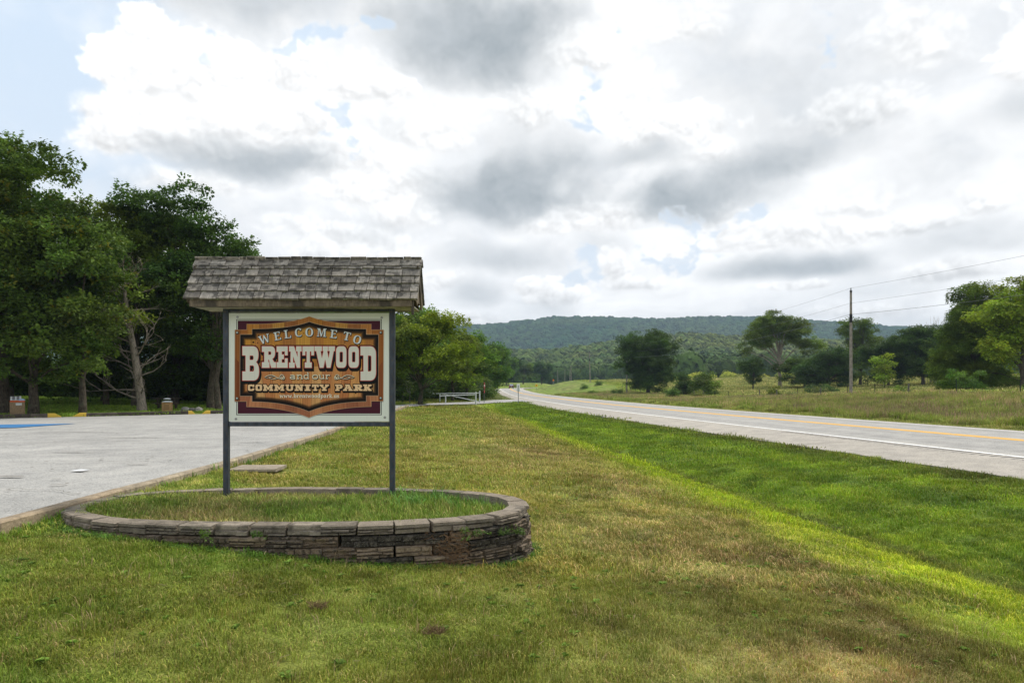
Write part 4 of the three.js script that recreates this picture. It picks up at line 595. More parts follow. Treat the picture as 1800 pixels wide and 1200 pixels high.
  const g = sheet(rows), idx = g.index.array; for (let i = 0; i < idx.length; i += 3) { const t = idx[i]; idx[i] = idx[i + 1]; idx[i + 1] = t; } g.computeVertexNormals();
  part(o, 'soil', tinted(g, (x, d) => { const k = .8 + .4 * fbm(x * 3, d * 3, 3, 302); return [.16 * k, .135 * k, .06 * k]; }), standard({ map: soilTexture, vertexColors: true, roughness: 1 }));
}
// ------------------------------------------------------------------ trees and shrubs
const barkBump = valueTexture(256, 256, (u, v) => .5 + .7 * fbm(u * 22, v * 5, 4, 401, 1 && 0) );
const barkTexture = (s, base) => colorTexture(256, 512, (u, v) => { const g = fbm(u * 26, v * 9, 4, s), b = fbm(u * 5, v * 6, 3, s + 5), k = 1 + .75 * g + .4 * b; return mix3([base[0] * k, base[1] * k, base[2] * k], [.1, .12, .07], smooth(.2, .5, b) * .35); });
const bark = standard({ map: barkTexture(402, [.085, .068, .05]), bumpMap: barkBump, bumpScale: .03 });
const greyBark = standard({ map: barkTexture(410, [.27, .225, .18]), bumpMap: barkBump, bumpScale: .02 });
const paleBark = standard({ map: barkTexture(418, [.3, .27, .22]), bumpMap: barkBump, bumpScale: .02 });
const leafMaterial = new THREE.MeshPhysicalMaterial({ vertexColors: true, roughness: .75, side: THREE.DoubleSide, transmission: .45, thickness: 0, specularIntensity: .3 });
const needleMaterial = new THREE.MeshPhysicalMaterial({ vertexColors: true, roughness: .85, side: THREE.DoubleSide, transmission: .12, thickness: 0, specularIntensity: .2 });

function sprig(seed, n, R, L, wide = .62, flat = .7) {          // a twig end with n folded leaves inside radius R
  const rnd = makeRandom(seed), pos = [], nor = [], col = [], a = V(0, 0, 0), up = V(0, 0, 0), side = V(0, 0, 0), nrm = V(0, 0, 0);
  for (let i = 0; i < n; i++) {
    const th = rnd() * 6.283, el = (rnd() - .35) * 1.6, r = R * Math.cbrt(rnd()) * .9, c = V(Math.cos(th) * r, (rnd() - .5) * R * 1.1 * flat, Math.sin(th) * r);
    a.set(Math.cos(th + (rnd() - .5)), -.35 + el * .5, Math.sin(th + (rnd() - .5))).normalize();
    up.set((rnd() - .5) * 1.1, 1, (rnd() - .5) * 1.1).normalize(); side.crossVectors(a, up).normalize(); nrm.crossVectors(side, a).normalize();
    const l = L * (.65 + rnd() * .7), w = l * wide * .5, k = .72 + rnd() * .56, y = rnd(), cc = [k * (.92 + y * .22), k, k * (.8 + .3 * rnd())];
    const p0 = c.clone(), p1 = c.clone().addScaledVector(a, l), q = c.clone().addScaledVector(a, l * .45), s1 = q.clone().addScaledVector(side, w).addScaledVector(nrm, w * .45), s2 = q.clone().addScaledVector(side, -w).addScaledVector(nrm, w * .45);
    for (const t of [[p0, s1, p1], [p0, p1, s2]]) for (const v of t) { pos.push(v.x, v.y, v.z); col.push(...cc); }
  }
  const g = new THREE.BufferGeometry();
  g.setAttribute('position', new THREE.Float32BufferAttribute(pos, 3)); g.setAttribute('color', new THREE.Float32BufferAttribute(col, 3)); g.computeVertexNormals();
  return g;
}
const LEAF_GAIN = 1.4;
const sprigs = {};
const sprigOf = (kind) => sprigs[kind] ??= kind === 'near' ? sprig(1, 20, .30, .15) : kind === 'mid' ? sprig(2, 22, .42, .22) : kind === 'far' ? sprig(3, 24, .75, .42) : kind === 'fine' ? sprig(4, 30, .26, .085, .5) : kind === 'needle' ? sprig(5, 34, .40, .24, .22, 1.1) : kind === 'distant' ? sprig(6, 26, 1.2, .75) : sprig(7, 22, .2, .12, .5);
const tmpM = new THREE.Matrix4(), tmpQ = new THREE.Quaternion(), tmpE = new THREE.Euler(), tmpC = new THREE.Color();
function foliage(rnd, lobes, kind, color, density, { inner = .25, size = 1, droop = 0, warm = 0 } = {}) {   // lobes: [x, y, z, rx, ry, rz] clumps; returns an InstancedMesh
  const list = [];
  for (const q of lobes) {
    const [x, y, z, rx, ry, rz] = q, n = Math.max(4, Math.round(density * (rx * ry + ry * rz + rx * rz) / 3 * 4)), hue = (rnd() - .5), lum = .68 + rnd() * .64;
    const R = ({ near: .34, mid: .5, far: .85, fine: .22, needle: .42, tiny: .1 })[kind] * size;
    for (let i = 0; i < n;) {                                   // sprays: a handful of twigs held flat together, with gaps between sprays
      const th = rnd() * 6.283, cy = rnd() * 2 - 1, sy = Math.sqrt(1 - cy * cy), r = Math.pow(inner + (1 - inner) * rnd(), .5) * (.95 + rnd() * .35), bright = lum * (.7 + rnd() * .6), k = 4 + Math.floor(rnd() * 5);
      const cx = x + Math.cos(th) * sy * r * rx, cyy = y + cy * r * ry * (cy < 0 ? .75 : 1), cz = z + Math.sin(th) * sy * r * rz, tilt = -.25 * sy;
      for (let j = 0; j < k && i < n; j++, i++) { const a = rnd() * 6.283, q = R * 1.25 * Math.sqrt(rnd()), ox = Math.cos(a) * q, oz = Math.sin(a) * q; list.push([cx + ox, cyy + (rnd() - .5) * R * 1.0 + tilt * (ox * Math.cos(th) + oz * Math.sin(th)), cz + oz, hue, bright, th]); }
    }
  }
  const m = new THREE.InstancedMesh(sprigOf(kind), kind === 'needle' ? needleMaterial : leafMaterial, list.length);
  list.forEach(([x, y, z, hue, lum, th], i) => {
    const s = size * (.75 + rnd() * .5);
    tmpQ.setFromEuler(tmpE.set((rnd() - .5) * 1.5 + droop, rnd() * 6.283, (rnd() - .5) * 1.5));
    m.setMatrixAt(i, tmpM.compose(V(x, y, z), tmpQ, V(s, s, s)));
    const k = lum * (.85 + rnd() * .3), w = hue * .22 + warm * (rnd() < .05 ? .7 : 0) + (rnd() - .5) * .12;
    m.setColorAt(i, tmpC.setRGB(LEAF_GAIN * 1.14 * color[0] * k * (1 + w), LEAF_GAIN * color[1] * k, LEAF_GAIN * .8 * color[2] * k * (1 - w * .8)));
  });
  m.name = 'foliage'; m.castShadow = m.receiveShadow = true; m.userData.kind = 'stuff';
  return m;
}
function wander(rnd, a, b, n, amount) { const p = []; for (let i = 0; i <= n; i++) { const t = i / n, q = a.clone().lerp(b, t), k = amount * Math.sin(t * Math.PI); p.push(q.add(V((rnd() - .5) * k, (rnd() - .5) * k * .6, (rnd() - .5) * k))); } return p; }
// envelopes: [x, y, z, rx, ry, rz, clumps]; a crown is clumps of leafy twigs spread through them, each clump borne by a limb
function tree({ name = 'leafy_tree', label, category = 'tree', group, x, d, h, trunk = .22, lean = [0, 0], env, kind = 'mid', color = [.05, .1, .018], density = 7, seed = 1, clump = .44, fork = .3, barkMat = bark, limbs = .7, size = 1, inner = .2, warm = 0, bare = 0, ivy = 0, topTrunk = .82 }) {
  const rnd = makeRandom(seed * 7919 + 13), o = thing(name, label, category, [x, land(x, d) - .06, -d], 0, group);
  const lobes = [];
  for (const [ex, ey, ez, rx, ry, rz, n] of env) for (let i = 0; i < n; i++) {
    const th = rnd() * 6.283, cy = rnd() * 1.9 - .9, sy = Math.sqrt(Math.max(0, 1 - cy * cy)), r = .35 + .62 * Math.sqrt(rnd()), s = (clump * (.62 + rnd() * .7)) * Math.min(rx, ry * 1.3);
    lobes.push([ex + Math.cos(th) * sy * r * rx, ey + cy * r * ry, ez + Math.sin(th) * sy * r * rz, s * (1 + rnd() * .35), s * (.6 + rnd() * .3), s * (1 + rnd() * .35)]);
  }
  const top = V(lean[0], h * topTrunk, lean[1]), spine = wander(rnd, V(0, -.15, 0), top, 9, h * .035), radii = spine.map((p, i) => trunk * (i === 0 ? 1.25 : i === 1 ? 1.03 : .98) * (1 - .8 * Math.pow(i / 9, 1.1)));
  part(o, 'trunk', tube(spine, radii, 9), barkMat);
  const spineAt = (t) => { const k = clamp(t) * 9, i = Math.min(8, Math.floor(k)); return spine[i].clone().lerp(spine[i + 1], k - i); };
  const arms = [];
  for (const q of lobes) { if (rnd() > limbs) continue; const tip = V(q[0], q[1], q[2]), t = clamp(fork + (q[1] / h - fork) * .62 - rnd() * .12, fork * .7, .95), from = spineAt(t), far = from.distanceTo(tip); if (far < .3) continue; const mid = from.clone().lerp(tip, .5).add(V((rnd() - .5) * far * .12, far * .1, (rnd() - .5) * far * .12)); const pts = [from, from.clone().lerp(mid, .55).add(V(0, far * .01, 0)), mid, mid.clone().lerp(tip, .55), tip], r0 = Math.min(trunk * .5, .018 + far * .018); arms.push(tube(pts, [r0, r0 * .8, r0 * .6, r0 * .4, r0 * .16], 5)); }
  for (let i = 0; i < bare; i++) { const from = spineAt(.15 + rnd() * .5), th = rnd() * 6.283, l = h * (.08 + rnd() * .14); const tip = from.clone().add(V(Math.cos(th) * l, (rnd() - .4) * l * .5, Math.sin(th) * l)); arms.push(tube(wander(rnd, from, tip, 4, l * .2), [.025, .02, .014, .009, .004], 4)); }
  if (arms.length) part(o, 'branches', joined(arms), barkMat);
  o.add(foliage(rnd, lobes, kind, color, density, { size, inner, warm }));
  if (ivy) { const v = foliage(rnd, Array.from({ length: ivy }, (_, i) => { const p = spineAt((i / ivy) * .55); return [p.x, p.y, p.z, trunk * 1.2, .3, trunk * 1.2]; }), 'fine', [.03, .075, .016], 60, { size: .8 }); v.name = 'ivy'; o.add(v); }
  return o;
}
// ---- the dark wood beyond the parking ground
const OAK = [.068, .13, .02], OAK_DARK = [.05, .105, .018], OAK_LIGHT = [.105, .17, .022];
tree({ label: 'tallest oak with an open crown at the left edge of the view', x: -24.6, d: 33, h: 14.2, trunk: .27, seed: 3, kind: 'near', color: OAK, density: 17, fork: .25, clump: 0.38, warm: 1, env: [[.2, 11.2, 0, 3.9, 2.6, 3.4, 17], [1.6, 8.9, .3, 2.6, 1.7, 2.6, 9], [-2.6, 9.2, 0, 3, 2.6, 3, 9], [.3, 6.2, 0, 4.2, 2, 3.4, 14], [.4, 3.4, .6, 4.2, 1.6, 3.4, 13]] });
tree({ label: 'broad dark oak with low boughs behind the square bin', x: -22.6, d: 32.2, h: 9.4, trunk: .22, seed: 4, kind: 'near', color: OAK, density: 17, warm: 1, env: [[.6, 7.4, 0, 3.2, 1.9, 3, 14], [-.2, 4.9, .2, 3.3, 1.7, 3, 15], [-.2, 2.7, .9, 2.9, 1.1, 2.6, 11]] });
tree({ label: 'slim dark trunk oak just right of the yellow kerb end', x: -20.9, d: 33.2, h: 9.8, trunk: .17, seed: 5, kind: 'near', color: OAK_DARK, density: 15, env: [[-.6, 7.9, 0, 2.1, 1.9, 2.4, 11], [-.9, 4.8, .2, 1.7, 1.7, 2.4, 10]] });
tree({ label: 'bright green oak reaching over the dead tree', x: -22.6, d: 41, h: 12.3, trunk: .25, seed: 6, kind: 'near', color: OAK_LIGHT, density: 16, env: [[.3, 10.3, 0, 3.0, 1.9, 2.8, 14], [1.1, 8.2, .4, 2.8, 1.6, 2.8, 12], [-1, 6, 0, 2.6, 1.8, 2.6, 9]] });
tree({ label: 'tall dark oak rising just left of the sign roof', x: -17.9, d: 40.5, h: 13.4, trunk: .2, seed: 7, kind: 'near', color: OAK_DARK, density: 15, env: [[-2.0, 11.1, 0, 2.3, 2.2, 2.4, 13], [.2, 9.8, 0, 2.1, 1.9, 2.4, 12], [-.9, 7.0, .3, 2.8, 2, 3, 13], [-.2, 4.2, .2, 2.5, 1.5, 2.6, 9]] });
tree({ label: 'dark oak with a leaning trunk close to the sign post', x: -16.6, d: 38.6, h: 10.4, trunk: .17, lean: [-.5, 0], seed: 8, kind: 'near', color: OAK_DARK, density: 14, env: [[.2, 8.2, 0, 2.3, 1.7, 2.3, 9], [.6, 5.4, 0, 2.4, 1.6, 2.3, 9]] });
tree({ label: 'pale green bough of a tree beyond the left edge', x: -24.4, d: 29.2, h: 6.4, trunk: .14, seed: 9, kind: 'near', color: [.1, .15, .035], density: 14, env: [[.6, 4.3, .4, 2.2, 1.2, 1.8, 14], [-.8, 3.4, 0, 1.8, 1.0, 1.6, 8]] });
{ // the wood behind: more trunks and crowns, each further in
  const rnd = makeRandom(77), spots = [[-36, 37, 11], [-32.5, 44, 12], [-29.5, 40, 10.5], [-27.5, 46, 12], [-25, 42, 9.5], [-26, 52, 13], [-23.2, 47, 10], [-21, 51, 12], [-19.6, 45.5, 9.2], [-18.2, 53, 12.5], [-16.6, 47, 9.5], [-15.2, 55, 11.5], [-14.3, 49.5, 8.8], [-13, 57, 11], [-12.3, 52.5, 8], [-11, 60, 10], [-10.7, 55.5, 7.4]];
  const where = ['far left of the wood', 'behind the tall left oak', 'behind the square bin', 'deep in the wood past the square bin', 'between the two thick left trunks', 'at the back of the wood on the left', 'behind the dead tree', 'deep behind the dead tree', 'right of the dead tree', 'at the back behind the round bin', 'behind the round bin', 'far back left of the sign', 'just left of the sign behind the kerb', 'hidden deep behind the sign', 'behind the sign panel', 'at the back right of the sign', 'at the driveway corner behind the sign'];
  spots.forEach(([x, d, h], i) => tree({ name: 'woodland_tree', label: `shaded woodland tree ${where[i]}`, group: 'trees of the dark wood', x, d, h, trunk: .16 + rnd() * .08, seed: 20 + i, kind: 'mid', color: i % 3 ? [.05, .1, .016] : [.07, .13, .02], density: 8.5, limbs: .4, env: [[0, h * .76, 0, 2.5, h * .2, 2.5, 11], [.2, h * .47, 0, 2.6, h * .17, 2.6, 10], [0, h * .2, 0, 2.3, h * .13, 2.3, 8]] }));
  // undergrowth at the foot of the wood
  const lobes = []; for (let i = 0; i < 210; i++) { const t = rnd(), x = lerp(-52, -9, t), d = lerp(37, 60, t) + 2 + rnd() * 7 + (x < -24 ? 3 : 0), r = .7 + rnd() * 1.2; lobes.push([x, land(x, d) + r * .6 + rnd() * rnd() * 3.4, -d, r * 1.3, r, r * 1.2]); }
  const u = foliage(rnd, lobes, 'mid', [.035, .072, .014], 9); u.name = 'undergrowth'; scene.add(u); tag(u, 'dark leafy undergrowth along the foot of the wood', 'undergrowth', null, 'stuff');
}
{ // the dead tree
  const rnd = makeRandom(55), x = -19.55, d = 36, o = thing('dead_tree', 'leaning dead tree with bare grey branches before the wood', 'dead tree', [x, land(x, d) - .05, -d]);
  const spine = [V(.02, -.1, 0), V(0, .5, 0), V(-.16, 1.9, .05), V(-.42, 3.4, .02), V(-.66, 4.8, .08), V(-.86, 6.2, .04), V(-.95, 7.4, .0), V(-1.0, 8.1, .02)];
  part(o, 'trunk', tube(spine, [.29, .22, .19, .16, .13, .09, .05, .02], 10), greyBark);
  const twigs = [], grow = (from, dir, len, r, depth) => { const pts = [from], n = 4; let p = from.clone(), v = dir.clone(); for (let i = 0; i < n; i++) { v.add(V((rnd() - .5) * .7, (rnd() - .42) * .5, (rnd() - .5) * .7)).normalize(); p = p.clone().addScaledVector(v, len / n); pts.push(p); if (depth && rnd() < .85) grow(p, v.clone().add(V((rnd() - .5) * 1.6, (rnd() - .4) * 1.1, (rnd() - .5) * 1.6)).normalize(), len * (.35 + rnd() * .25), r * .5, depth - 1); } twigs.push(tube(pts, pts.map((_, i) => r * (1 - .82 * i / n)), depth > 1 ? 6 : 4)); };
  for (let i = 0; i < 32; i++) { const t = .16 + .78 * (i / 32), k = t * 7, j = Math.floor(k), from = spine[j].clone().lerp(spine[j + 1], k - j), th = (i % 2 ? 0 : Math.PI) + (rnd() - .5) * 2.2; grow(from, V(Math.cos(th), .15 + rnd() * .3, Math.sin(th) * .7), lerp(3.0, 1.0, t) * (.6 + rnd() * .6), lerp(.06, .028, t), 2); }
  part(o, 'branches', joined(twigs), greyBark);
  const leaf = foliage(rnd, [[.1, 4.9, .2, .8, .5, .6], [-.5, 6.4, .1, .6, .45, .6]], 'near', OAK_LIGHT, 20); o.add(leaf);
}
// ---- the group where the driveway meets the road
tree({ name: 'maple_tree', label: 'rounded maple with an ivy dark trunk right of the sign', x: -7.25, d: 54, h: 7.9, trunk: .2, seed: 41, kind: 'near', color: [0.138, 0.217, 0.020], density: 15, clump: 0.42, ivy: 9, env: [[.5, 6.0, 0, 2.8, 1.5, 2.6, 15], [1.2, 4.4, .2, 3.1, 1.4, 2.8, 15], [-.9, 4.6, 0, 2.2, 1.6, 2.4, 9], [1.9, 2.9, .2, 2.2, .9, 2.2, 8], [-1.2, 2.9, 0, 1.6, .9, 1.8, 5]] });
tree({ label: 'green tree behind the maple and the white gate', x: -5.2, d: 78, h: 8.4, trunk: .2, seed: 42, kind: 'mid', color: [0.087, 0.174, 0.023], density: 9, env: [[0, 6.2, 0, 2.9, 1.6, 2.8, 13], [.6, 3.9, 0, 3.2, 1.6, 3, 13], [.3, 1.9, 0, 2.6, 1, 2.4, 8]] });
tree({ label: 'tree behind the white gate with a dark slim trunk', x: -6.1, d: 70, h: 7.4, trunk: .16, seed: 48, kind: 'mid', color: [0.109, 0.181, 0.020], density: 9, env: [[.3, 5.2, 0, 2.8, 1.7, 2.6, 13], [.8, 3.1, 0, 2.7, 1.2, 2.4, 9]] });
tree({ label: 'dense tree filling the gap between sign and maple', x: -10.6, d: 67, h: 10.2, trunk: .22, seed: 43, kind: 'mid', color: [0.080, 0.167, 0.026], density: 9, env: [[0, 7.9, 0, 3, 1.8, 3, 14], [0, 5, 0, 3.4, 1.8, 3, 14], [0, 2.4, 0, 3, 1.2, 3, 9]] });
tree({ label: 'tree right of the maple above the roadside bank', x: -4.6, d: 104, h: 9.6, trunk: .2, seed: 44, kind: 'mid', color: [0.065, 0.145, 0.023], density: 8, env: [[0, 6.9, 0, 3.1, 1.9, 3, 13], [.3, 3.9, 0, 3.6, 1.8, 3, 13], [0, 1.6, 0, 3, .9, 3, 7]] });
tree({ label: 'dark tree on the left of the road bend', x: -5.4, d: 138, h: 10.5, trunk: .22, seed: 45, kind: 'far', color: [0.052, 0.123, 0.023], density: 4.4, env: [[0, 7.5, 0, 3.6, 2.2, 3.4, 13], [.3, 4, 0, 4.0, 2, 3.4, 12], [0, 1.5, 0, 3.2, .9, 3, 6]] });
tree({ label: 'tall tree above the car on the bend', x: -6.2, d: 186, h: 12.5, trunk: .25, seed: 46, kind: 'far', color: [0.058, 0.131, 0.026], density: 4.2, env: [[0, 9, 0, 4.2, 2.6, 4, 13], [.4, 5, 0, 4.8, 2.4, 4, 12], [0, 2, 0, 4, 1.2, 4, 7]] });
tree({ label: 'tree left of the far bend behind the tall one', x: -14, d: 172, h: 11, trunk: .25, seed: 47, kind: 'far', color: [0.072, 0.145, 0.026], density: 4.2, env: [[0, 8, 0, 4.4, 2.4, 4, 12], [.4, 4.2, 0, 4.8, 2.2, 4, 12]] });
tree({ label: 'tree over the road just past the car', x: -2.5, d: 300, h: 13.5, trunk: .28, seed: 49, kind: 'far', color: [0.058, 0.128, 0.029], density: 3.8, env: [[0, 9.6, 0, 5.4, 3, 5, 13], [1, 4.8, 0, 6.4, 2.8, 5, 14]] });
tree({ label: 'lower tree between the car and the diamond sign', x: 5.2, d: 318, h: 11, trunk: .28, seed: 50, kind: 'far', color: [0.080, 0.152, 0.035], density: 3.8, env: [[0, 7.4, 0, 5, 2.6, 5, 12], [.6, 3.6, 0, 5.6, 2.4, 5, 12]] });
tree({ label: 'round tree right behind the diamond sign', x: 14.5, d: 335, h: 11.5, trunk: .28, seed: 51, kind: 'far', color: [0.052, 0.116, 0.029], density: 3.8, env: [[0, 7.6, 0, 6, 2.8, 5, 14], [0, 3.6, 0, 6.4, 2.4, 5, 13]] });
{
  const rnd = makeRandom(78), lobes = [];
  for (let i = 0; i < 150; i++) { const d = lerp(70, 150, rnd()), t = 5 + rnd() * 14 + Math.max(0, 92 - d) * .12, x = roadX(d) - EDGE - t, r = .8 + rnd() * 1.3; if (distanceTo(DRIVE_OUTLINE, x, d) < 2.4) continue; lobes.push([x, land(x, d) + r * .55 + rnd() * rnd() * 2.2, -d, r * 1.3, r, r * 1.2]); }
  const u = foliage(rnd, lobes, 'mid', [.06, .115, .018], 8); u.name = 'roadside_thicket'; scene.add(u); tag(u, 'dense green thicket behind the white gate and along the left of the road', 'thicket', null, 'stuff');
}
// ---- the pasture across the road
tree({ label: 'big round dark tree beside the roadside pole', x: 28.4, d: 142, h: 13.6, trunk: .42, seed: 60, kind: 'mid', color: [.05, .105, .018], density: 7.5, clump: .5, limbs: .4, env: [[0, 10.4, 0, 4.6, 2.5, 4.4, 22], [-.3, 7.2, 0, 5.4, 2.5, 4.8, 24], [.2, 4.2, 0, 4.9, 2.2, 4.4, 22], [.2, 1.9, 0, 4.5, 1.3, 4, 18]] });
tree({ name: 'rounded_shrub', category: 'shrub', label: 'dark rounded shrub left of the lighter one in the pasture', x: 31.0, d: 122, h: 4.4, trunk: .09, seed: 61, kind: 'mid', color: [.04, .09, .016], density: 9, fork: .1, env: [[0, 2.3, 0, 1.7, 1.9, 1.5, 12], [0, .9, 0, 1.9, .9, 1.4, 8]] });
tree({ name: 'rounded_shrub', category: 'shrub', label: 'lighter feathery shrub beside the dark one in the pasture', x: 33.6, d: 119, h: 4.2, trunk: .08, seed: 62, kind: 'mid', color: [.1, .18, .03], density: 9, fork: .08, env: [[0, 2.1, 0, 2.1, 1.7, 1.6, 14], [.1, .8, 0, 2.3, .9, 1.6, 9]] });
tree({ name: 'spreading_tree', label: 'spreading tree with bare forked limbs in the pasture', x: 58.2, d: 148, h: 16, trunk: .4, lean: [-.6, 0], seed: 63, kind: 'mid', color: [.1, .165, .022], density: 6.5, barkMat: greyBark, fork: .34, limbs: .3, clump: .5, topTrunk: .72, env: [[-1.2, 13.4, 0, 5.6, 2.1, 4.5, 26], [-5, 10.6, 0, 3.0, 2.4, 2.6, 14], [3.8, 11.4, 0, 4.4, 2.1, 3.6, 19], [7.0, 9.0, 0, 2.4, 1.9, 2, 9], [-6.6, 8.2, 0, 1.7, 1.4, 1.5, 6]] });
tree({ label: 'low dark tree under the spreading tree on the left', x: 50.6, d: 143, h: 7.2, trunk: .18, seed: 64, kind: 'mid', color: [.055, .11, .017], density: 7.5, env: [[0, 5.0, 0, 2.7, 1.8, 2, 13], [-.4, 2.6, 0, 2.0, 1.2, 1.6, 8]] });
tree({ label: 'low bushy tree under the spreading tree on the right', x: 60, d: 140, h: 6.8, trunk: .2, seed: 65, kind: 'mid', color: [.065, .125, .018], density: 7.5, env: [[-2.2, 4.2, 0, 3.2, 2, 2.4, 16], [2.4, 4.4, 0, 3.2, 2, 2.4, 16], [0, 1.8, 0, 5.2, 1.2, 2.4, 18]] });
tree({ label: 'dark thicket tree left of the tall roadside pole', x: 60.5, d: 130, h: 8.4, trunk: .22, seed: 66, kind: 'mid', color: [.04, .09, .016], density: 7.5, env: [[.6, 5.4, 0, 4.2, 2.2, 3, 20], [-2.0, 3.0, 0, 4.2, 1.9, 3, 18], [2.0, 2.6, 0, 4, 1.7, 2.6, 16], [0, 1.0, 0, 5, .8, 2.6, 12]] });
tree({ label: 'tall loose tree behind the main roadside pole', x: 72.5, d: 142, h: 14.8, trunk: .3, seed: 67, kind: 'mid', color: [.09, .155, .021], density: 6.5, env: [[-.6, 11.6, 0, 3.8, 2.2, 3, 16], [1.6, 9.2, 0, 3.6, 1.9, 3, 12], [0, 6.4, 0, 4.4, 2.2, 3, 15], [0, 3.4, 0, 4.6, 1.9, 3, 14]] });
tree({ label: 'dark tree right behind the main roadside pole', x: 69.5, d: 126, h: 9.2, trunk: .24, seed: 68, kind: 'mid', color: [.045, .095, .016], density: 7.5, env: [[0, 6.2, 0, 4.4, 2.3, 3, 20], [.6, 3.5, 0, 5, 2, 3, 20], [0, 1.5, 0, 5, 1.1, 2.6, 14]] });
tree({ name: 'young_tree', label: 'small yellow green tree beside the lamp pole', x: 63.4, d: 116, h: 6.2, trunk: .1, seed: 69, kind: 'mid', color: [.19, .30, .022], density: 8.5, env: [[0, 4.3, 0, 1.4, 1.6, 1.2, 11], [-.2, 2.3, 0, 1.3, 1.2, 1.1, 8]] });
tree({ label: 'wide dark tree between lamp pole and cedar', x: 73.5, d: 122, h: 11, trunk: .3, seed: 70, kind: 'mid', color: [.048, .1, .018], density: 7.5, clump: .5, env: [[-2, 8.3, 0, 4.2, 2.1, 3.2, 18], [2.4, 8.5, 0, 4.2, 2.1, 3, 18], [0, 5.6, 0, 6, 2.3, 4, 26], [.2, 3.1, 0, 6, 1.6, 3.6, 22]] });
tree({ name: 'cedar_tree', label: 'tall broad cedar left of the yellow green tree', x: 53.6, d: 79, h: 13.9, trunk: .3, seed: 71, kind: 'needle', color: [.085, .145, .02], density: 16, clump: .42, env: [[1.2, 10.6, 0, 1.7, 1.5, 1.7, 11], [.8, 8.9, 0, 2.4, 1.6, 2.2, 15], [.2, 7.0, 0, 3.4, 1.8, 2.9, 22], [-.2, 4.9, 0, 4.2, 1.9, 3.4, 26], [0, 2.8, 0, 4.9, 1.7, 3.8, 30], [.4, 1.0, 0, 5.4, 1.1, 4, 26]] });
tree({ label: 'loose leafy tree rising through the top of the cedar', x: 55.2, d: 82, h: 13, trunk: .26, seed: 72, kind: 'mid', color: [.085, .145, .02], density: 9, env: [[.3, 10.7, 0, 2.2, 1.7, 2.2, 13], [.4, 8.6, 0, 2.6, 1.6, 2.2, 11]] });
tree({ label: 'bright yellow green tree at the right edge of the view', x: 52.4, d: 70, h: 12.4, trunk: .26, seed: 73, kind: 'mid', color: [.19, .29, .026], density: 9, clump: .42, warm: .4, env: [[1.2, 9.2, 0, 3.4, 1.8, 3, 18], [-1.6, 7.9, .4, 3.2, 1.9, 2.6, 16], [1.8, 6.2, 0, 4, 2, 3, 18], [-1.2, 4.7, .4, 3, 1.6, 2.4, 12], [1.6, 3.2, 0, 3.8, 1.6, 2.6, 15]] });
// bushes along the fence
const bushes = [['arching briar bush against the fence below the cedar', 39.6, 59.5, 2.3, 2.6, [0.090, 0.195, 0.030]], ['small green bush on the fence right of the main pole', 35.2, 62, 1.1, 1.4, [0.105, 0.210, 0.033]], ['low dark bush left of the main pole', 29.5, 72, .7, .8, [0.135, 0.165, 0.060]], ['bush at the right end of the fence', 41.6, 54, 1.6, 1.5, [0.090, 0.188, 0.030]], ['yellowish bush on the fence under the spreading tree', 36.6, 95, 1.8, 1.7, [0.150, 0.210, 0.039]], ['dark bramble mound behind the yellowish bush', 49, 110, 1.7, 3.2, [0.042, 0.099, 0.019]], ['small cedar shrub by the fence before the shrubs', 24.8, 105, 1.6, 1.3, [0.068, 0.150, 0.027]], ['tawny bush in the grass right of the small cedar shrub', 29.6, 108, 1.2, 1.3, [0.150, 0.195, 0.053]], ['bush at the foot of the pole by the round tree', 21.5, 140, 1.2, 1.8, [0.090, 0.180, 0.033]], ['bright bush under the round tree on its right', 31.5, 136, 1.3, 2.2, [0.120, 0.225, 0.036]], ['bush on the roadside mound, nearest the bend', 19.6, 185, 1.2, 1.5, [0.090, 0.180, 0.033]], ['dark bush on the roadside mound by the leaning pole', 24.2, 190, 1.4, 2.2, [0.075, 0.150, 0.030]], ['bush left of the pole by the round tree', 17.6, 150, .9, 1.4, [0.120, 0.210, 0.038]], ['grey green mound of scrub behind the main pole', 44, 98, 1.4, 3.0, [0.105, 0.150, 0.053]], ['dark scrub under the tall loose tree', 52, 112, 1.5, 2.6, [0.048, 0.105, 0.021]]];
bushes.forEach(([label, x, d, h, w, color], i) => tree({ name: 'roadside_bush', label, category: 'bush', x, d, h: h, trunk: .035, seed: 90 + i, kind: d > 100 ? 'mid' : 'near', color, density: d > 100 ? 11 : 16, fork: .05, limbs: .8, clump: .42, size: .8, topTrunk: .6, env: [[0, h * .55, 0, w * .62, h * .38, w * .5, 10], [0, h * .25, 0, w * .75, h * .25, w * .6, 7]] }));
{ // leafless thicket behind the dark trees
  const rnd = makeRandom(58), x = 82, d = 128, o = thing('bare_thicket', 'leafless pale twigs standing above the dark trees', 'thicket', [x, land(x, d), -d]), list = [];
  for (let i = 0; i < 46; i++) { const px = (rnd() - .5) * 8, h = 10.2 + rnd() * 2.6, a = V(px, 0, (rnd() - .5) * 3), b = V(px + (rnd() - .5) * 1.4, h, a.z + (rnd() - .5)); list.push(tube(wander(rnd, a, b, 5, .3), [.06, .05, .042, .034, .024, .01], 4)); for (let k = 0; k < 5; k++) { const t = .5 + rnd() * .45, p = a.clone().lerp(b, t); list.push(tube([p, p.clone().add(V((rnd() - .5) * .8, .5 + rnd() * .8, (rnd() - .5) * .8))], [.02, .006], 3)); } }
  part(o, 'stems', joined(list), standard({ color: lin(.28, .25, .21) }));
}
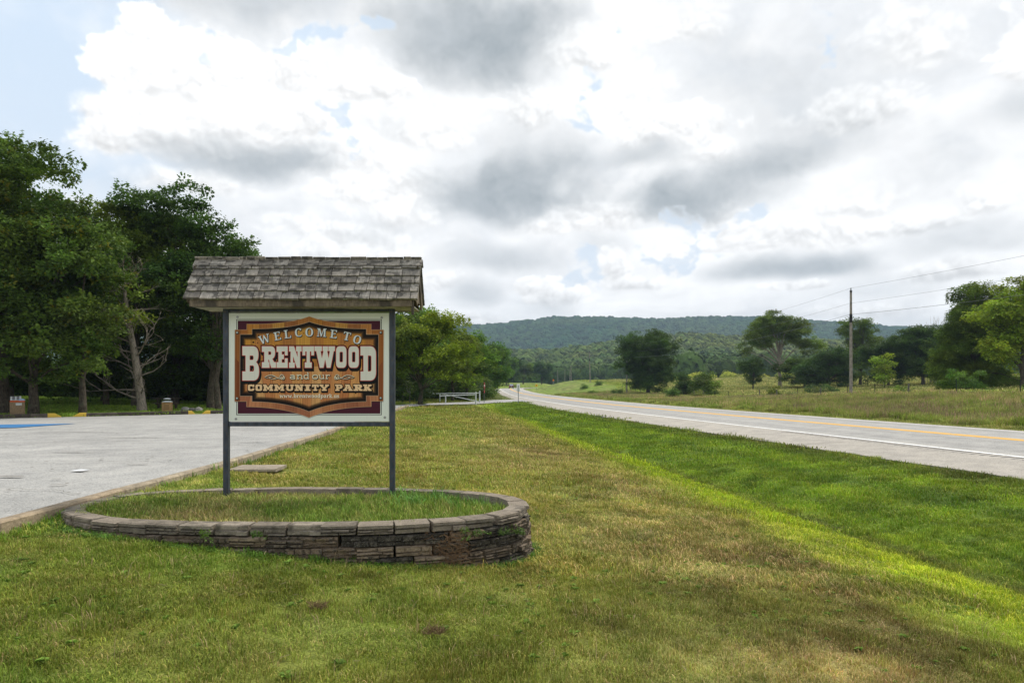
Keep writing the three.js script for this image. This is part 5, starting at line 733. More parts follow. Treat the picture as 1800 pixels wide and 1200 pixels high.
// ------------------------------------------------------------------ hills and the woods that cover them
const leafyCrown = (seed, tris, rough) => { const rnd = makeRandom(seed), pos = [], col = [], e = V(0, 0, 0); for (let i = 0; i < tris; i++) { const th = rnd() * 6.283, cy = rnd() * 1.5 - .5, sy = Math.sqrt(1 - Math.min(1, cy * cy)), lump = .8 + .28 * noise2(th * 1.6 + seed, cy * 2.4, seed), c = V(Math.cos(th) * sy * lump, cy * lump, Math.sin(th) * sy * lump), n = c.clone().normalize(), t = V(rnd() - .5, rnd() - .5, rnd() - .5).cross(n).normalize(), b = n.clone().cross(t), s = rough * (.6 + rnd() * .8), k = .78 + rnd() * .44; t.addScaledVector(n, (rnd() - .5) * .9).normalize(); for (const [u, v] of [[-1, -.6], [1, -.6], [0, 1]]) { e.copy(c).addScaledVector(t, u * s).addScaledVector(b, v * s); pos.push(e.x, e.y, e.z); col.push(k * (.95 + .1 * rnd()), k, k); } } const g = new THREE.BufferGeometry(); g.setAttribute('position', new THREE.Float32BufferAttribute(pos, 3)); g.setAttribute('color', new THREE.Float32BufferAttribute(col, 3)); g.computeVertexNormals(); return g; };
const solidCrown = (seed) => { const g = new THREE.IcosahedronGeometry(1, 3), p = g.attributes.position; for (let i = 0; i < p.count; i++) { const x = p.getX(i), y = p.getY(i), z = p.getZ(i), k = .82 + .22 * noise2(x * 2.2 + seed, y * 2.2 + z * 1.7, seed) + .13 * noise2(x * 5 + seed, z * 5 + y * 4, seed + 3); p.setXYZ(i, x * k, y * k, z * k); } g.computeVertexNormals(); return g; };
const crownMaterial = new THREE.MeshPhysicalMaterial({ vertexColors: true, roughness: .85, side: THREE.DoubleSide, transmission: .25, thickness: 0, specularIntensity: .2 });
const crownSolidMaterial = standard({ roughness: 1, specularIntensity: .1 });
function wood(name, label, spots, geometry, material, color) {
  const rnd = makeRandom(spots.length), m = new THREE.InstancedMesh(geometry, material, spots.length);
  spots.forEach(([x, y, z, r, q], i) => { m.setMatrixAt(i, tmpM.compose(V(x, y, z), tmpQ.setFromEuler(tmpE.set(0, rnd() * 6.283, 0)), V(r * (.85 + rnd() * .4), r * (.8 + rnd() * .5), r * (.85 + rnd() * .4)))); const k = .6 + rnd() * .8, w = (rnd() - .5) * .3 + (q ?? 0); m.setColorAt(i, tmpC.setRGB(color[0] * k * (1 + w), color[1] * k * (1 + w * .3), color[2] * k)); });
  m.name = name; m.castShadow = m.receiveShadow = true; scene.add(m); return tag(m, label, 'wood', null, 'stuff');
}
function hill(name, profile, dist, depth, foot, s, mat) {       // a ridge whose skyline follows profile(x): height; rises over `depth` metres
  const h = (x, t) => { const top = profile(x) - 1.5; const q = smooth(0, 1, t); return foot + (top - foot) * (q * .6 + t * .4) * (1 + .1 * noise2(x * .006 + s, t * 3, s) * (1 - t)) + fbm(x * .008, t * 4, 3, s) * 12 * t * (1 - t) * 2; };
  return { h, at: (x, t) => { const dd = dist + depth * t + noise2(x * .003, t * 2, s + 1) * 30 * (1 - t); return [x, t <= 1 ? h(x, t) : h(x, 1) - (t - 1) * 70, dd]; } };
}
const skyline = curve([[-1700, 120], [-900, 150], [-620, 146], [-330, 151], [-150, 170], [-50, 176], [67, 190], [125, 197], [240, 197], [420, 192], [580, 197], [720, 197], [830, 188], [920, 183], [1000, 177], [1100, 168], [1240, 152], [1450, 120], [1900, 90]]);
const nearline = curve([[-700, 14], [-300, 20], [-60, 24], [-8, 37], [50, 41], [130, 50], [190, 59], [270, 56], [330, 52], [420, 50], [520, 42], [700, 40], [1000, 30]]);
const hillMaterial = standard({ color: lin(.03, .055, .02), roughness: 1 });
{
  const far = hill('hill', skyline, 1150, 850, 2, 501), rows = [];
  for (let k = 0; k <= 34; k++) rows.push(Array.from({ length: 141 }, (_, i) => { const x = lerp(-1700, 1900, i / 140) * (.62 + .38 * Math.min(1, k / 28)), [a, y, d] = far.at(x, k / 28); return V(a, y, -d); }));
  structure('hill', sheet(rows), hillMaterial);
  const rnd = makeRandom(61), spots = [];
  for (let i = 0; i < 17000; i++) { const t = Math.pow(rnd(), .8) * 1.06, dist0 = 1150 + 850 * t, x = lerp(-.62, .80, rnd()) * dist0, [a, y, d] = far.at(x, t); if (x / d < -.17 && t < .8 && rnd() < .7) continue; const r = 6 + rnd() * 5.5; spots.push([a, y + r * .35, -d, r, fbm(x * .006, t * 5, 3, 62) * .9]); }
  wood('hill_forest', 'hazy blue green forest covering the long ridge', spots, solidCrown(5), crownSolidMaterial, [.042, .082, .024]);
  const near = hill('hill', nearline, 500, 330, 1, 511), rows2 = [];
  for (let k = 0; k <= 30; k++) rows2.push(Array.from({ length: 101 }, (_, i) => { const x = lerp(-420, 620, i / 100), [a, y, d] = near.at(x, k / 24); return V(a, y, -d); }));
  structure('hill', sheet(rows2), hillMaterial);
  const spots2 = [];
  for (let i = 0; i < 5200; i++) { const t = Math.pow(rnd(), .85) * 1.05, dist0 = 500 + 330 * t, x = lerp(-.2, .72, rnd()) * dist0, [a, y, d] = near.at(x, t), r = 4.2 + rnd() * 3.2; spots2.push([a, y + r * .35, -d, r, .12 + fbm(x * .012, t * 5, 3, 63) * .5]); }
  wood('hillside_wood', 'lighter green wood on the lower hill behind the pasture', spots2, leafyCrown(7, 420, .16), crownMaterial, [.14, .20, .04]);
  const spots3 = [];
  for (let i = 0; i < 900; i++) { const k = rnd(), x = lerp(-60, 330, rnd()), d = (x < 70 ? 440 : 345) + k * 90 + Math.max(0, x - 40) * .05, y = land(x, d), r = 3.8 + rnd() * 3.6; for (const up of [.35, .95]) spots3.push([x + (rnd() - .5) * 2, y + r * up * 1.1, -d, r, .0]); }
  wood('tree_belt', 'dark belt of trees at the foot of the lower hill', spots3, leafyCrown(9, 420, .17), crownMaterial, [.085, .14, .03]);
  const spots4 = []; for (let i = 0; i < 46; i++) { const x = lerp(70, 150, rnd()), d = 330 + rnd() * 14, r = 1.5 + rnd() * 1.6; spots4.push([x, land(x, d) + r * .6, -d, r, .2]); }
  wood('sunlit_scrub', 'pale yellow green scrub at the far edge of the pasture', spots4, leafyCrown(9, 420, .17), crownMaterial, [.28, .34, .04]);
}
// ------------------------------------------------------------------ grass: mown lawn, ditch, planter, the tall verge and the pasture
const bladeMaterial = new THREE.MeshPhysicalMaterial({ vertexColors: true, roughness: .7, side: THREE.DoubleSide, transmission: .3, thickness: 0, specularIntensity: .25 });
function tuft(seed, n, R, h, w, bend = .7, straw = .2) {
  const rnd = makeRandom(seed), pos = [], col = [];
  for (let i = 0; i < n; i++) {
    const a = rnd() * 6.283, r = R * Math.sqrt(rnd()), x = Math.cos(a) * r, z = Math.sin(a) * r, th = rnd() * 6.283, H = h * (.45 + rnd() * .85), b = bend * (.3 + rnd()) * H, cx = Math.cos(th), cz = Math.sin(th), ww = w * (.6 + rnd() * .7), fx = Math.cos(th + 1.57) * ww / 2, fz = Math.sin(th + 1.57) * ww / 2;
    const p = [[x - fx, -.012, z - fz], [x + fx, -.012, z + fz], [x + cx * b * .35 - fx * .8, H * .6, z + cz * b * .35 - fz * .8], [x + cx * b * .35 + fx * .8, H * .6, z + cz * b * .35 + fz * .8], [x + cx * b, H * (1 - .25 * bend * rnd()), z + cz * b]];
    const dry = rnd() < straw, k = .72 + rnd() * .56, c = dry ? [k * 1.6, k * 1.22, k * 1.8] : [k * (.9 + rnd() * .2), k, k * .9];
    for (const t of [[0, 1, 2], [1, 3, 2], [2, 3, 4]]) for (const q of t) { pos.push(...p[q]); col.push(...c); }
  }
  const g = new THREE.BufferGeometry(); g.setAttribute('position', new THREE.Float32BufferAttribute(pos, 3)); g.setAttribute('color', new THREE.Float32BufferAttribute(col, 3)); g.computeVertexNormals(); return g;
}
const sets = new Map();
function sow(key, geometry, x, y, d, s, c, sy = s) { if (!sets.has(key)) sets.set(key, { geometry, list: [] }); sets.get(key).list.push([x, y, d, s, c, sy]); }
function grow(key, name, label, material = bladeMaterial, category = 'grass') {
  const { geometry, list } = sets.get(key), rnd = makeRandom(list.length), m = new THREE.InstancedMesh(geometry, material, list.length);
  list.forEach(([x, y, d, s, c, sy], i) => { m.setMatrixAt(i, tmpM.compose(V(x, y, -d), tmpQ.setFromEuler(tmpE.set((rnd() - .5) * .25, rnd() * 6.283, (rnd() - .5) * .25)), V(s, sy, s))); m.setColorAt(i, tmpC.setRGB(c[0], c[1], c[2])); });
  m.name = numbered(name); m.castShadow = m.receiveShadow = true; scene.add(m); return tag(m, label, category, null, 'stuff');
}
const GRASS_GAIN = 1.25;
const tint = (c, k, rnd) => { const j = k * (.74 + rnd() * .52); return [c[0] * j, c[1] * j, c[2] * j]; };
{
  const rnd = makeRandom(1001);
  const clear = (x, d, m = .02) => !inPlanter(x, d, .03) && (d > 50 || x > kerbX(d) + m) && distanceTo(LOT, x, d) > .05 && (d < 40 || distanceTo(DRIVE_OUTLINE, x, d) > .1) && !(Math.abs(x + 4.05) < .44 && Math.abs(d - 10.9) < .32);
  const rings = [[3.0, 6.2, .085, 300, 'near', tuft(1, 30, .075, .036, .0042, .9)], [6.2, 11, .12, 130, 'close', tuft(2, 34, .12, .042, .0065, .9)], [11, 20, .2, 44, 'middle', tuft(3, 40, .22, .05, .011, .9)], [20, 38, .4, 13, 'away', tuft(4, 44, .42, .06, .02, .9)], [38, 90, .8, 3.2, 'distant', tuft(5, 46, .85, .075, .045, .8)]];
  for (const [d0, d1, , per, id, geo] of rings) {
    const n = Math.round(per * (.86 * (d1 * d1 - d0 * d0) + 2 * (d1 - d0)));
    for (let i = 0; i < n; i++) {
      const d = Math.sqrt(lerp(d0 * d0, d1 * d1, rnd())), x = (rnd() * 2 - 1) * (.84 * d + .6), [u] = roadFrame(x, d);
      if (u > -EDGE - .03 || !clear(x, d)) continue;
      let c = cover(x, d); const s = across(x, d); if (rnd() < .10 && s > 6) c = mix3(c, STRAW, .6); else if (rnd() < .16) c = mix3(c, DEEP, .5); else if (rnd() < .12) c = mix3(c, [.3, .36, .05], .6); const lush = smooth(6.4, 5.6, s), tall = 1 + lush * .05 + .5 * noise2(x * 3.1, d * 3.1, 401) + (s < .5 ? .35 : 0);
      sow(`${lush > .5 ? 'ditch' : 'lawn'}_${id}`, geo, x, land(x, d), d, (.8 + rnd() * .5), tint(c, GRASS_GAIN, rnd), (.7 + rnd() * .6) * tall);
    }
  }
  const far = { near: 'in the foreground', close: 'a few steps ahead', middle: 'beside and behind the sign', away: 'beyond the sign', distant: 'towards the driveway' };
  for (const id of Object.keys(far)) { if (sets.has(`lawn_${id}`)) grow(`lawn_${id}`, 'lawn_grass', `patchy green and straw mown lawn ${far[id]}`); if (sets.has(`ditch_${id}`)) grow(`ditch_${id}`, 'ditch_grass', `bright green grass of the roadside ditch ${far[id]}`); }
  // planter: mown on the left, longer and greener to the right, tall blades by the back wall
  const low = tuft(6, 30, .08, .05, .005, .85, .22), tall = tuft(7, 12, .07, .15, .008, .75, .12), weed = tuft(8, 16, .06, .1, .008, .9, .1);
  for (let i = 0; i < 3000; i++) { const x = lerp(-4.5, .2, rnd()), d = lerp(6, 8.6, rnd()); if (!inPlanter(x, d, -.13 - .03 * rnd())) continue; const n = fbm(x * 1.2, d * 1.2, 3, 402), dry = clamp(.35 + n * 1.5 - smooth(-2.8, -1.4, x) * .5), c = mix3(mix3([.12, .215, .03], [.19, .26, .035], rnd()), STRAW, clamp(dry * .6 + (rnd() < .15 ? .5 : 0))); sow('planter', low, x, planterTop(x, d) - .035, d, .8 + rnd() * .5, tint(c, GRASS_GAIN, rnd), (.8 + rnd() * .7) * (1 + .5 * smooth(-2.6, -1, x))); }
  for (let i = 0; i < 260; i++) { const x = lerp(-1.6, -.05, rnd()), d = lerp(7.3, 8.45, Math.sqrt(rnd())); if (!inPlanter(x, d, -.26) || rnd() > smooth(-1.8, -.9, x)) continue; sow('planter_tall', tall, x, planterTop(x, d) - .04, d, .7 + rnd() * .5, tint([.1, .22, .04], GRASS_GAIN * 1.1, rnd), .6 + rnd() * .6); }
  grow('planter', 'planter_grass', 'grass growing inside the block planter round the posts'); grow('planter_tall', 'planter_grass', 'longer blades by the back wall of the planter');
  // unmown fringe along the kerb, the wall foot and at the tips
  for (let d = 5.2; d < 34; d += .035 + d * .004) { if (rnd() < .62) continue; const x = kerbX(d) + .03 + rnd() * .1; sow('fringe', weed, x, land(x, d), d, .6 + rnd() * .8, tint([.12, .23, .03], GRASS_GAIN, rnd), .5 + rnd() * rnd() * 1.5); }
  for (let i = 0; i < 520; i++) { const [x, d] = ringAt(rnd() * 6.283, .04 + rnd() * .08); if (x < kerbX(d) + .02) continue; sow('fringe', weed, x, land(x, d), d, .6 + rnd() * .7, tint(mix3([.1, .2, .03], DEEP, rnd() * .5), GRASS_GAIN, rnd), .25 + rnd() * rnd() * .6); }
  for (const [x, d, n] of [[-4.55, 5.6, 10], [-4.5, 6.0, 14], [-4.52, 6.6, 8], [-4.6, 7.9, 8]]) for (let i = 0; i < n; i++) sow('fringe', tall, x + (rnd() - .3) * .16, land(x, d), d + (rnd() - .5) * .3, .5 + rnd() * .5, tint([.17, .26, .03], GRASS_GAIN, rnd), .5 + rnd() * .6);
  grow('fringe', 'kerb_grass', 'uncut grass fringe along the kerb and the wall foot');
  // sprouting grass between the blocks, dry vine and sprigs on the face of the planter wall
  const vines = []; for (let i = 0; i < 170; i++) { const a = V(-.62 + (rnd() - .5) * .42, .1 + (rnd() - .5) * .36, -6.27 + rnd() * .03), pts = wander(rnd, a, a.clone().add(V((rnd() - .5) * .3, (rnd() - .62) * .24, .01 + rnd() * .03)), 4, .07); vines.push(tube(pts, [.0028, .0028, .0024, .002, .001], 3)); }
  const v = new THREE.Mesh(joined(vines), standard({ color: lin(.2, .12, .065) })); v.name = 'dry_vine'; v.castShadow = v.receiveShadow = true; scene.add(v); tag(v, 'tangle of dry brown vine hanging on the planter wall', 'vine', null, 'stuff');
  const sprigGroups = [[-.42, .25, -6.25], [-.04, .16, -6.5], [-1.45, .02, -6.12], [-1.2, .03, -6.12], [.06, .22, -6.72], [-2.75, .26, -6.02], [-2.2, .28, -6.0], [-.3, .3, -6.27]];
  sprigGroups.forEach(([x, y, z], i) => { const m = foliage(rnd, [[x, y, z, .09, .09, .04]], 'tiny', [.055, .115, .02], 420, { size: .17 }); m.name = numbered('wall_weed'); scene.add(m); tag(m, ['green sprig below the coping right of the dry vine', 'trailing green sprig on the curved right end of the wall', 'weed at the wall foot before the middle of the planter', 'small weed at the wall foot left of the dry vine', 'weed near the top of the right end of the wall', 'grass tuft in a joint at the left part of the wall', 'small tuft over the coping left of the middle', 'green sprig just above the dry vine'][i], 'weed', 'weeds in the planter wall', 'stuff'); });
  // broadleaf weeds and clover in the turf, and stalks gone to seed
  const rosette = (seed, n, R) => { const q = makeRandom(seed), pos = [], col = []; for (let i = 0; i < n; i++) { const a = q() * 6.283, r = R * (.5 + q() * .7), w = R * .26 * (.7 + q() * .6), c = Math.cos(a), s = Math.sin(a), y = .018 + q() * .02, k = .75 + q() * .5, m = [c * r * .5, y, s * r * .5]; for (const t of [[[0, .008, 0], [m[0] - s * w, y * .8, m[2] + c * w], [c * r, y * .7, s * r]], [[0, .008, 0], [c * r, y * .7, s * r], [m[0] + s * w, y * .8, m[2] - c * w]]]) for (const v of t) { pos.push(...v); col.push(k, k, k); } } const g = new THREE.BufferGeometry(); g.setAttribute('position', new THREE.Float32BufferAttribute(pos, 3)); g.setAttribute('color', new THREE.Float32BufferAttribute(col, 3)); g.computeVertexNormals(); return g; };
  const leafy = rosette(31, 11, .06), clover = rosette(32, 26, .05), stalk = tuft(33, 5, .05, .13, .0035, .5, .9);
  for (let i = 0; i < 420; i++) { const d = 3.3 + 11 * rnd() ** 1.3, x = (rnd() * 2 - 1) * .82 * d; if (!clear(x, d) || across(x, d) < 6 || noise2(x * .9, d * .9, 404) < .0) continue; sow('weed', leafy, x, land(x, d) + .006, d, .35 + rnd() * .5, tint([.15, .235, .035], 1.2, rnd), .7 + rnd() * .6); }
  for (let i = 0; i < 700; i++) { const d = 3.3 + 10 * rnd() ** 1.3, x = (rnd() * 2 - 1) * .82 * d; if (!clear(x, d) || across(x, d) < 6 || noise2(x * .7 + 9, d * .7, 405) < .12) continue; sow('clover', clover, x, land(x, d) + .008, d, .4 + rnd() * .5, tint([.15, .24, .035], 1.2, rnd)); }
  for (let i = 0; i < 900; i++) { const d = 3.4 + 12 * rnd(), x = (rnd() * 2 - 1) * .82 * d; if (!clear(x, d) || across(x, d) < 5.6) continue; sow('stalk', stalk, x, land(x, d), d, .7 + rnd() * .8, tint([.26, .24, .09], 1.1, rnd), .4 + rnd() * .7); }
  grow('weed', 'lawn_weeds', 'broadleaf weeds scattered flat in the near lawn', bladeMaterial, 'weeds'); grow('clover', 'clover', 'patches of clover in the near lawn', bladeMaterial, 'clover'); grow('stalk', 'seed_stalks', 'thin straw seed stalks standing above the lawn', bladeMaterial, 'grass');
  // dry clippings, a few stones and a scrap of paper on the lawn
  const bits = []; for (let i = 0; i < 220; i++) { const d = 3.8 + rnd() * 6, x = (rnd() * 2 - 1) * .8 * d; if (x < -3 || x > 4 || inPlanter(x, d, .1)) continue; bits.push(rod(V(x, land(x, d) + .025 + rnd() * .015, -d), V(x + (rnd() - .5) * .1, land(x, d) + .03 + rnd() * .02, -d + (rnd() - .5) * .1), .0022, 3)); }
  const cl = new THREE.Mesh(joined(bits), standard({ color: lin(.34, .27, .14) })); cl.name = 'straw_clippings'; cl.castShadow = cl.receiveShadow = true; scene.add(cl); tag(cl, 'loose straw clippings lying on the near lawn', 'clippings', null, 'stuff');
  for (const [x, d, label] of [[-1.35, 4.75, 'dark clump of dead grass on the near lawn below the planter'], [-.5, 4.45, 'smaller tawny clump of dead grass right of the larger one']]) { const list = []; for (let i = 0; i < 70; i++) { const a = V(x + (rnd() - .5) * .1, land(x, d) + .02 + rnd() * .015, -d + (rnd() - .5) * .06); list.push(tube(wander(rnd, a, a.clone().add(V((rnd() - .5) * .12, .02 + rnd() * .035, (rnd() - .5) * .08)), 3, .03), [.003, .003, .002, .001], 3)); } const m = new THREE.Mesh(joined(list), standard({ color: lin(.22, .15, .075) })); m.name = numbered('dead_grass_clump'); m.castShadow = m.receiveShadow = true; scene.add(m); tag(m, label, 'grass clump', null, 'stuff'); }
}
{ // the far side of the road: mown edge, tall seeding grass up to the fence, pasture behind
  const rnd = makeRandom(1002), stem = tuft(11, 40, .3, .30, .018, .6, .2), stemFar = tuft(12, 44, .7, .32, .045, .55, .22), short = tuft(13, 36, .22, .10, .016, .7, .3), field = tuft(14, 46, 1.1, .2, .07, .6, .3), seedy = tuft(15, 34, .45, .42, .012, .4, .7);
  for (let i = 0; i < 60000; i++) {
    const d = 13 + 150 * Math.pow(rnd(), 1.7), x = roadX(d) + 4.9 + rnd() * 21, [u, dd] = roadFrame(x, d), r = u - 4.8;
    if (r < .05 || x / d > .86) continue;
    const c = cover(x, d), y = land(x, d), n = noise2(x * .35, d * .35, 403), far = d > 60;
    if (r < 2.6 + n * .8) { if (!far || rnd() < .35) sow('edge', short, x, y, d, (.9 + rnd() * .5) * (far ? 1.8 : 1), tint(c, GRASS_GAIN, rnd), .6 + rnd() * .8); continue; }
    if (r > 20.5) continue;
    if (rnd() < .05 + .12 * clamp(n)) sow('seed', seedy, x, y, d, 1 + rnd() * .6, tint(mix3(STRAW, [.17, .125, .08], clamp(.3 + fbm(x * .12, d * .12, 3, 23) * 1.6)), 1.0, rnd), .8 + rnd() * .6);
    else if (far) { if (rnd() < .5) sow('verge_far', stemFar, x, y, d, .9 + rnd() * .5, tint(c, GRASS_GAIN, rnd), .7 + rnd() * .6); } else sow('verge', stem, x, y, d, .9 + rnd() * .6, tint(c, GRASS_GAIN * 1.05, rnd), (.6 + rnd() * .7) * (1 + .4 * n));
  }
  for (let i = 0; i < 26000; i++) { const d = 50 + 270 * Math.pow(rnd(), 1.4), x = roadX(Math.min(d, 250)) + 25 + rnd() * (.8 * d - 10), [u] = roadFrame(x, d); if (u < 25 || x / d > .86) continue; sow('field', field, x, land(x, d), d, 1 + rnd() * .8, tint(cover(x, d), GRASS_GAIN * 1.15, rnd), .5 + rnd() * .9); }
  grow('edge', 'verge_grass', 'short grass along the far edge of the road'); grow('verge', 'verge_grass', 'tall green grass of the far verge before the fence'); grow('verge_far', 'verge_grass', 'tall grass of the far verge towards the bend'); grow('seed', 'verge_grass', 'straw and purple seeding stems in the far verge'); grow('field', 'pasture_grass', 'pale green grass of the pasture behind the wire fence');
  // left of the bend and round the gate, and the park lawn under the trees
  for (let i = 0; i < 9000; i++) { const d = 84 + 170 * Math.pow(rnd(), 1.3), x = roadX(d) - 6.6 - rnd() * 22, [u] = roadFrame(x, d); if (u > -6.5 || distanceTo(DRIVE_OUTLINE, x, d) < .3) continue; const t = -u - EDGE; sow('bank', stemFar, x, land(x, d), d, .9 + rnd() * .6, tint(mix3([.1, .17, .035], STRAW, clamp(rnd() * .5)), GRASS_GAIN, rnd), (t < 2.5 ? .25 : .8) * (.7 + rnd() * .7)); }
  grow('bank', 'bank_grass', 'rough grass on the bank left of the road bend');
  const park = tuft(16, 44, .5, .06, .03, .8, .2);
  for (let i = 0; i < 9000; i++) { const d = 22 + 34 * rnd(), x = lerp(-46, -8, rnd()); if (Math.abs(x) > .86 * d || distanceTo(LOT, x, d) < .25 || x > -8.2) continue; sow('park', park, x, land(x, d), d, .9 + rnd() * .5, tint([.17, .26, .035], GRASS_GAIN, rnd), .7 + rnd() * .7); }
  grow('park', 'park_grass', 'short park grass between the far kerb and the wood');
}
// ------------------------------------------------------------------ things in the park
const rough = (base, s, amount = .25) => colorTexture(256, 256, (u, v) => { const k = 1 + amount * (fbm(u * 12, v * 12, 4, s, 12) * 1.6 + .8 * noise2(u * 90, v * 90, s + 4, 90)); return [base[0] * k, base[1] * k, base[2] * k]; });
const aggregate = standard({ map: (() => { const t = colorTexture(256, 256, (u, v) => { const a = noise2(u * 64, v * 64, 601, 64), b = noise2(u * 40, v * 40, 602, 40), k = 1 + .55 * a + .25 * b; return [.235 * k, .165 * k, .095 * k]; }); t.repeat.set(2, 2); return t; })(), bumpMap: gritBump, bumpScale: .012 });
{
  const x = -22.3, d = 30.75, o = thing('litter_bin', 'square pebbled concrete bin heaped with papers behind the left kerb', 'litter bin', [x, land(x, d), -d], .62);
  part(o, 'body', chamferBox(.56, .66, .56, .02).translate(0, .33, 0), aggregate);
  part(o, 'rim', joined([box(.54, .05, .03, 0, .685, .26), box(.54, .05, .03, 0, .685, -.26), box(.03, .05, .49, .26, .685, 0), box(.03, .05, .49, -.26, .685, 0)]), standard({ color: lin(.6, .1, .025), roughness: .6 }));
  part(o, 'liner', box(.47, .03, .47, 0, .69, 0), standard({ color: lin(.03, .03, .03) }));
  const paper = standard({ color: lin(.62, .62, .6) }), dark = standard({ color: lin(.2, .2, .21) });
  part(o, 'cardboard', box(.4, .012, .3, -.06, .82, -.02, .6, 0, .05), paper); part(o, 'printed_band', joined([box(.1, .004, .28, -.14, .832, -.02, .6, 0, .05), box(.1, .004, .28, .02, .832, -.02, .6, 0, .05)]), dark);
  part(o, 'crumpled_bag', new THREE.IcosahedronGeometry(.12, 1).scale(1.1, .6, .9).translate(.16, .74, .05), standard({ color: lin(.36, .45, .6) }));
  part(o, 'notice', box(.22, .1, .006, .05, .56, .285), standard({ color: lin(.5, .52, .5) }));
  const badge = new THREE.Shape(); badge.absellipse(0, 0, .1, .13, 0, 6.3); part(o, 'badge', new THREE.ExtrudeGeometry(badge, { depth: .008, bevelEnabled: false, curveSegments: 20 }).translate(.05, .3, .281), standard({ color: lin(.45, .48, .47) }));
}
{
  const x = -18.0, d = 35.6, o = thing('litter_bin', 'tan concrete bin with a white domed lid beside the dead tree', 'litter bin', [x, land(x, d), -d], .3);
  part(o, 'body', chamferBox(.46, .5, .46, .03).translate(0, .25, 0), standard({ map: rough([.36, .22, .1], 611), bumpMap: gritBump, bumpScale: .008 }));
  part(o, 'front_recess', box(.26, .3, .012, 0, .25, .23), standard({ color: lin(.27, .165, .075) }));
  const white = standard({ color: lin(.66, .68, .66), roughness: .5 });
  part(o, 'lid', new THREE.LatheGeometry([[0, .58], [.12, .575], [.25, .545], [.27, .5], [0, .5]].map(([a, b]) => new THREE.Vector2(a, b)), 20), white);
  part(o, 'hood', new THREE.LatheGeometry([[0, .725], [.1, .715], [.19, .675], [.19, .66], [0, .66]].map(([a, b]) => new THREE.Vector2(a, b)), 20), white);
  part(o, 'hood_support', joined([-1, 1].map((s) => post(.012, .1, s * .13, .57, 0, 6))), standard({ color: lin(.08, .09, .09) }));
}
{
  const x = -19.6, d = 38.8, wood = standard({ color: lin(.075, .06, .045) }), o = thing('picnic_table', 'small dark picnic table in the shade by the dead tree', 'picnic table', [x, land(x, d), -d], .2);
  for (let k = 0; k < 4; k++) part(o, 'board', box(1.3, .035, .15, 0, .62, -.24 + k * .16), wood);
  for (const s of [-1, 1]) { part(o, 'leg', joined([box(.07, .66, .07, s * .45, .3, .18, .35), box(.07, .66, .07, s * .45, .3, -.18, -.35)]), wood); part(o, 'bench', box(1.3, .04, .22, 0, .36, s * .58), wood); part(o, 'brace', box(.06, .07, 1.2, s * .45, .31, 0), wood); }
}
{ const rnd = makeRandom(612); [[-16.95, 35.4, .2, 'round grey stone left in the little heap by the kerb'], [-16.65, 35.45, .17, 'dark middle stone of the little heap by the kerb'], [-16.4, 35.6, .2, 'flat pale stone at the right of the little heap']].forEach(([x, d, r, label], i) => { const g = new THREE.IcosahedronGeometry(r, 2), p = g.attributes.position; for (let k = 0; k < p.count; k++) { const q = 1 + .25 * noise2(p.getX(k) * 9 + i * 5, p.getY(k) * 9 + p.getZ(k) * 7, 613); p.setXYZ(k, p.getX(k) * q * 1.15, p.getY(k) * q * .75, p.getZ(k) * q); } g.computeVertexNormals(); const m = new THREE.Mesh(g, standard({ map: rough([[.2, .19, .17], [.12, .11, .1], [.27, .25, .22]][i], 620 + i) })); m.name = numbered('stone'); m.position.set(x, land(x, d) + r * .5, -d); scene.add(shadows(m)); tag(m, label, 'stone', 'stones heaped by the far kerb'); }); }
const galvanised = standard({ color: lin(.24, .25, .25), metalness: .5, roughness: .5 }), signWhite = standard({ color: lin(.85, .86, .85), roughness: .5 }), whitePaint = standard({ color: lin(.62, .65, .64), roughness: .6 });
{ // the white pipe barrier across the driveway: two swing gates
  const o1 = thing('pipe_gate', 'longer white pipe gate farther back across the driveway', 'gate', at(-5.5, 66.5).toArray(), 0);
  part(o1, 'rail', tube([V(-2.2, 1.0, .3), V(2.35, 1.05, 0)], [.036, .036], 8), whitePaint); part(o1, 'hinge_post', post(.065, 1.25, 2.35, 0, 0), whitePaint); part(o1, 'post', post(.045, 1.0, -1.5, 0, .3), whitePaint);
  part(o1, 'brace', rod(V(-1.3, .98, .2), V(2.3, .2, 0), .034), whitePaint);
  const o2 = thing('pipe_gate', 'shorter white pipe gate nearer the road with a thick end post', 'gate', at(-4.2, 61.2).toArray(), 0);
  part(o2, 'rail', tube([V(-2.3, .78, .1), V(.95, .9, 0)], [.04, .04], 8), whitePaint); part(o2, 'hinge_post', post(.065, 1.15, .95, 0, 0), whitePaint); part(o2, 'post', post(.05, .78, -1.75, 0, .1), whitePaint);
}
{
  const o = thing('notice_board', 'grey backed notice board on two posts by the driveway', 'sign', at(-8.9, 57.5).toArray(), .35), timber = standard({ color: lin(.12, .11, .1) });
  part(o, 'board', box(.72, .62, .04, 0, 1.13, 0), standard({ map: rough([.17, .17, .16], 630) })); for (const s of [-1, 1]) part(o, 'post', box(.07, 1.5, .07, s * .3, .72, -.05), timber); part(o, 'frame', joined([box(.76, .04, .06, 0, 1.45, 0), box(.76, .04, .06, 0, .81, 0)]), timber);
}
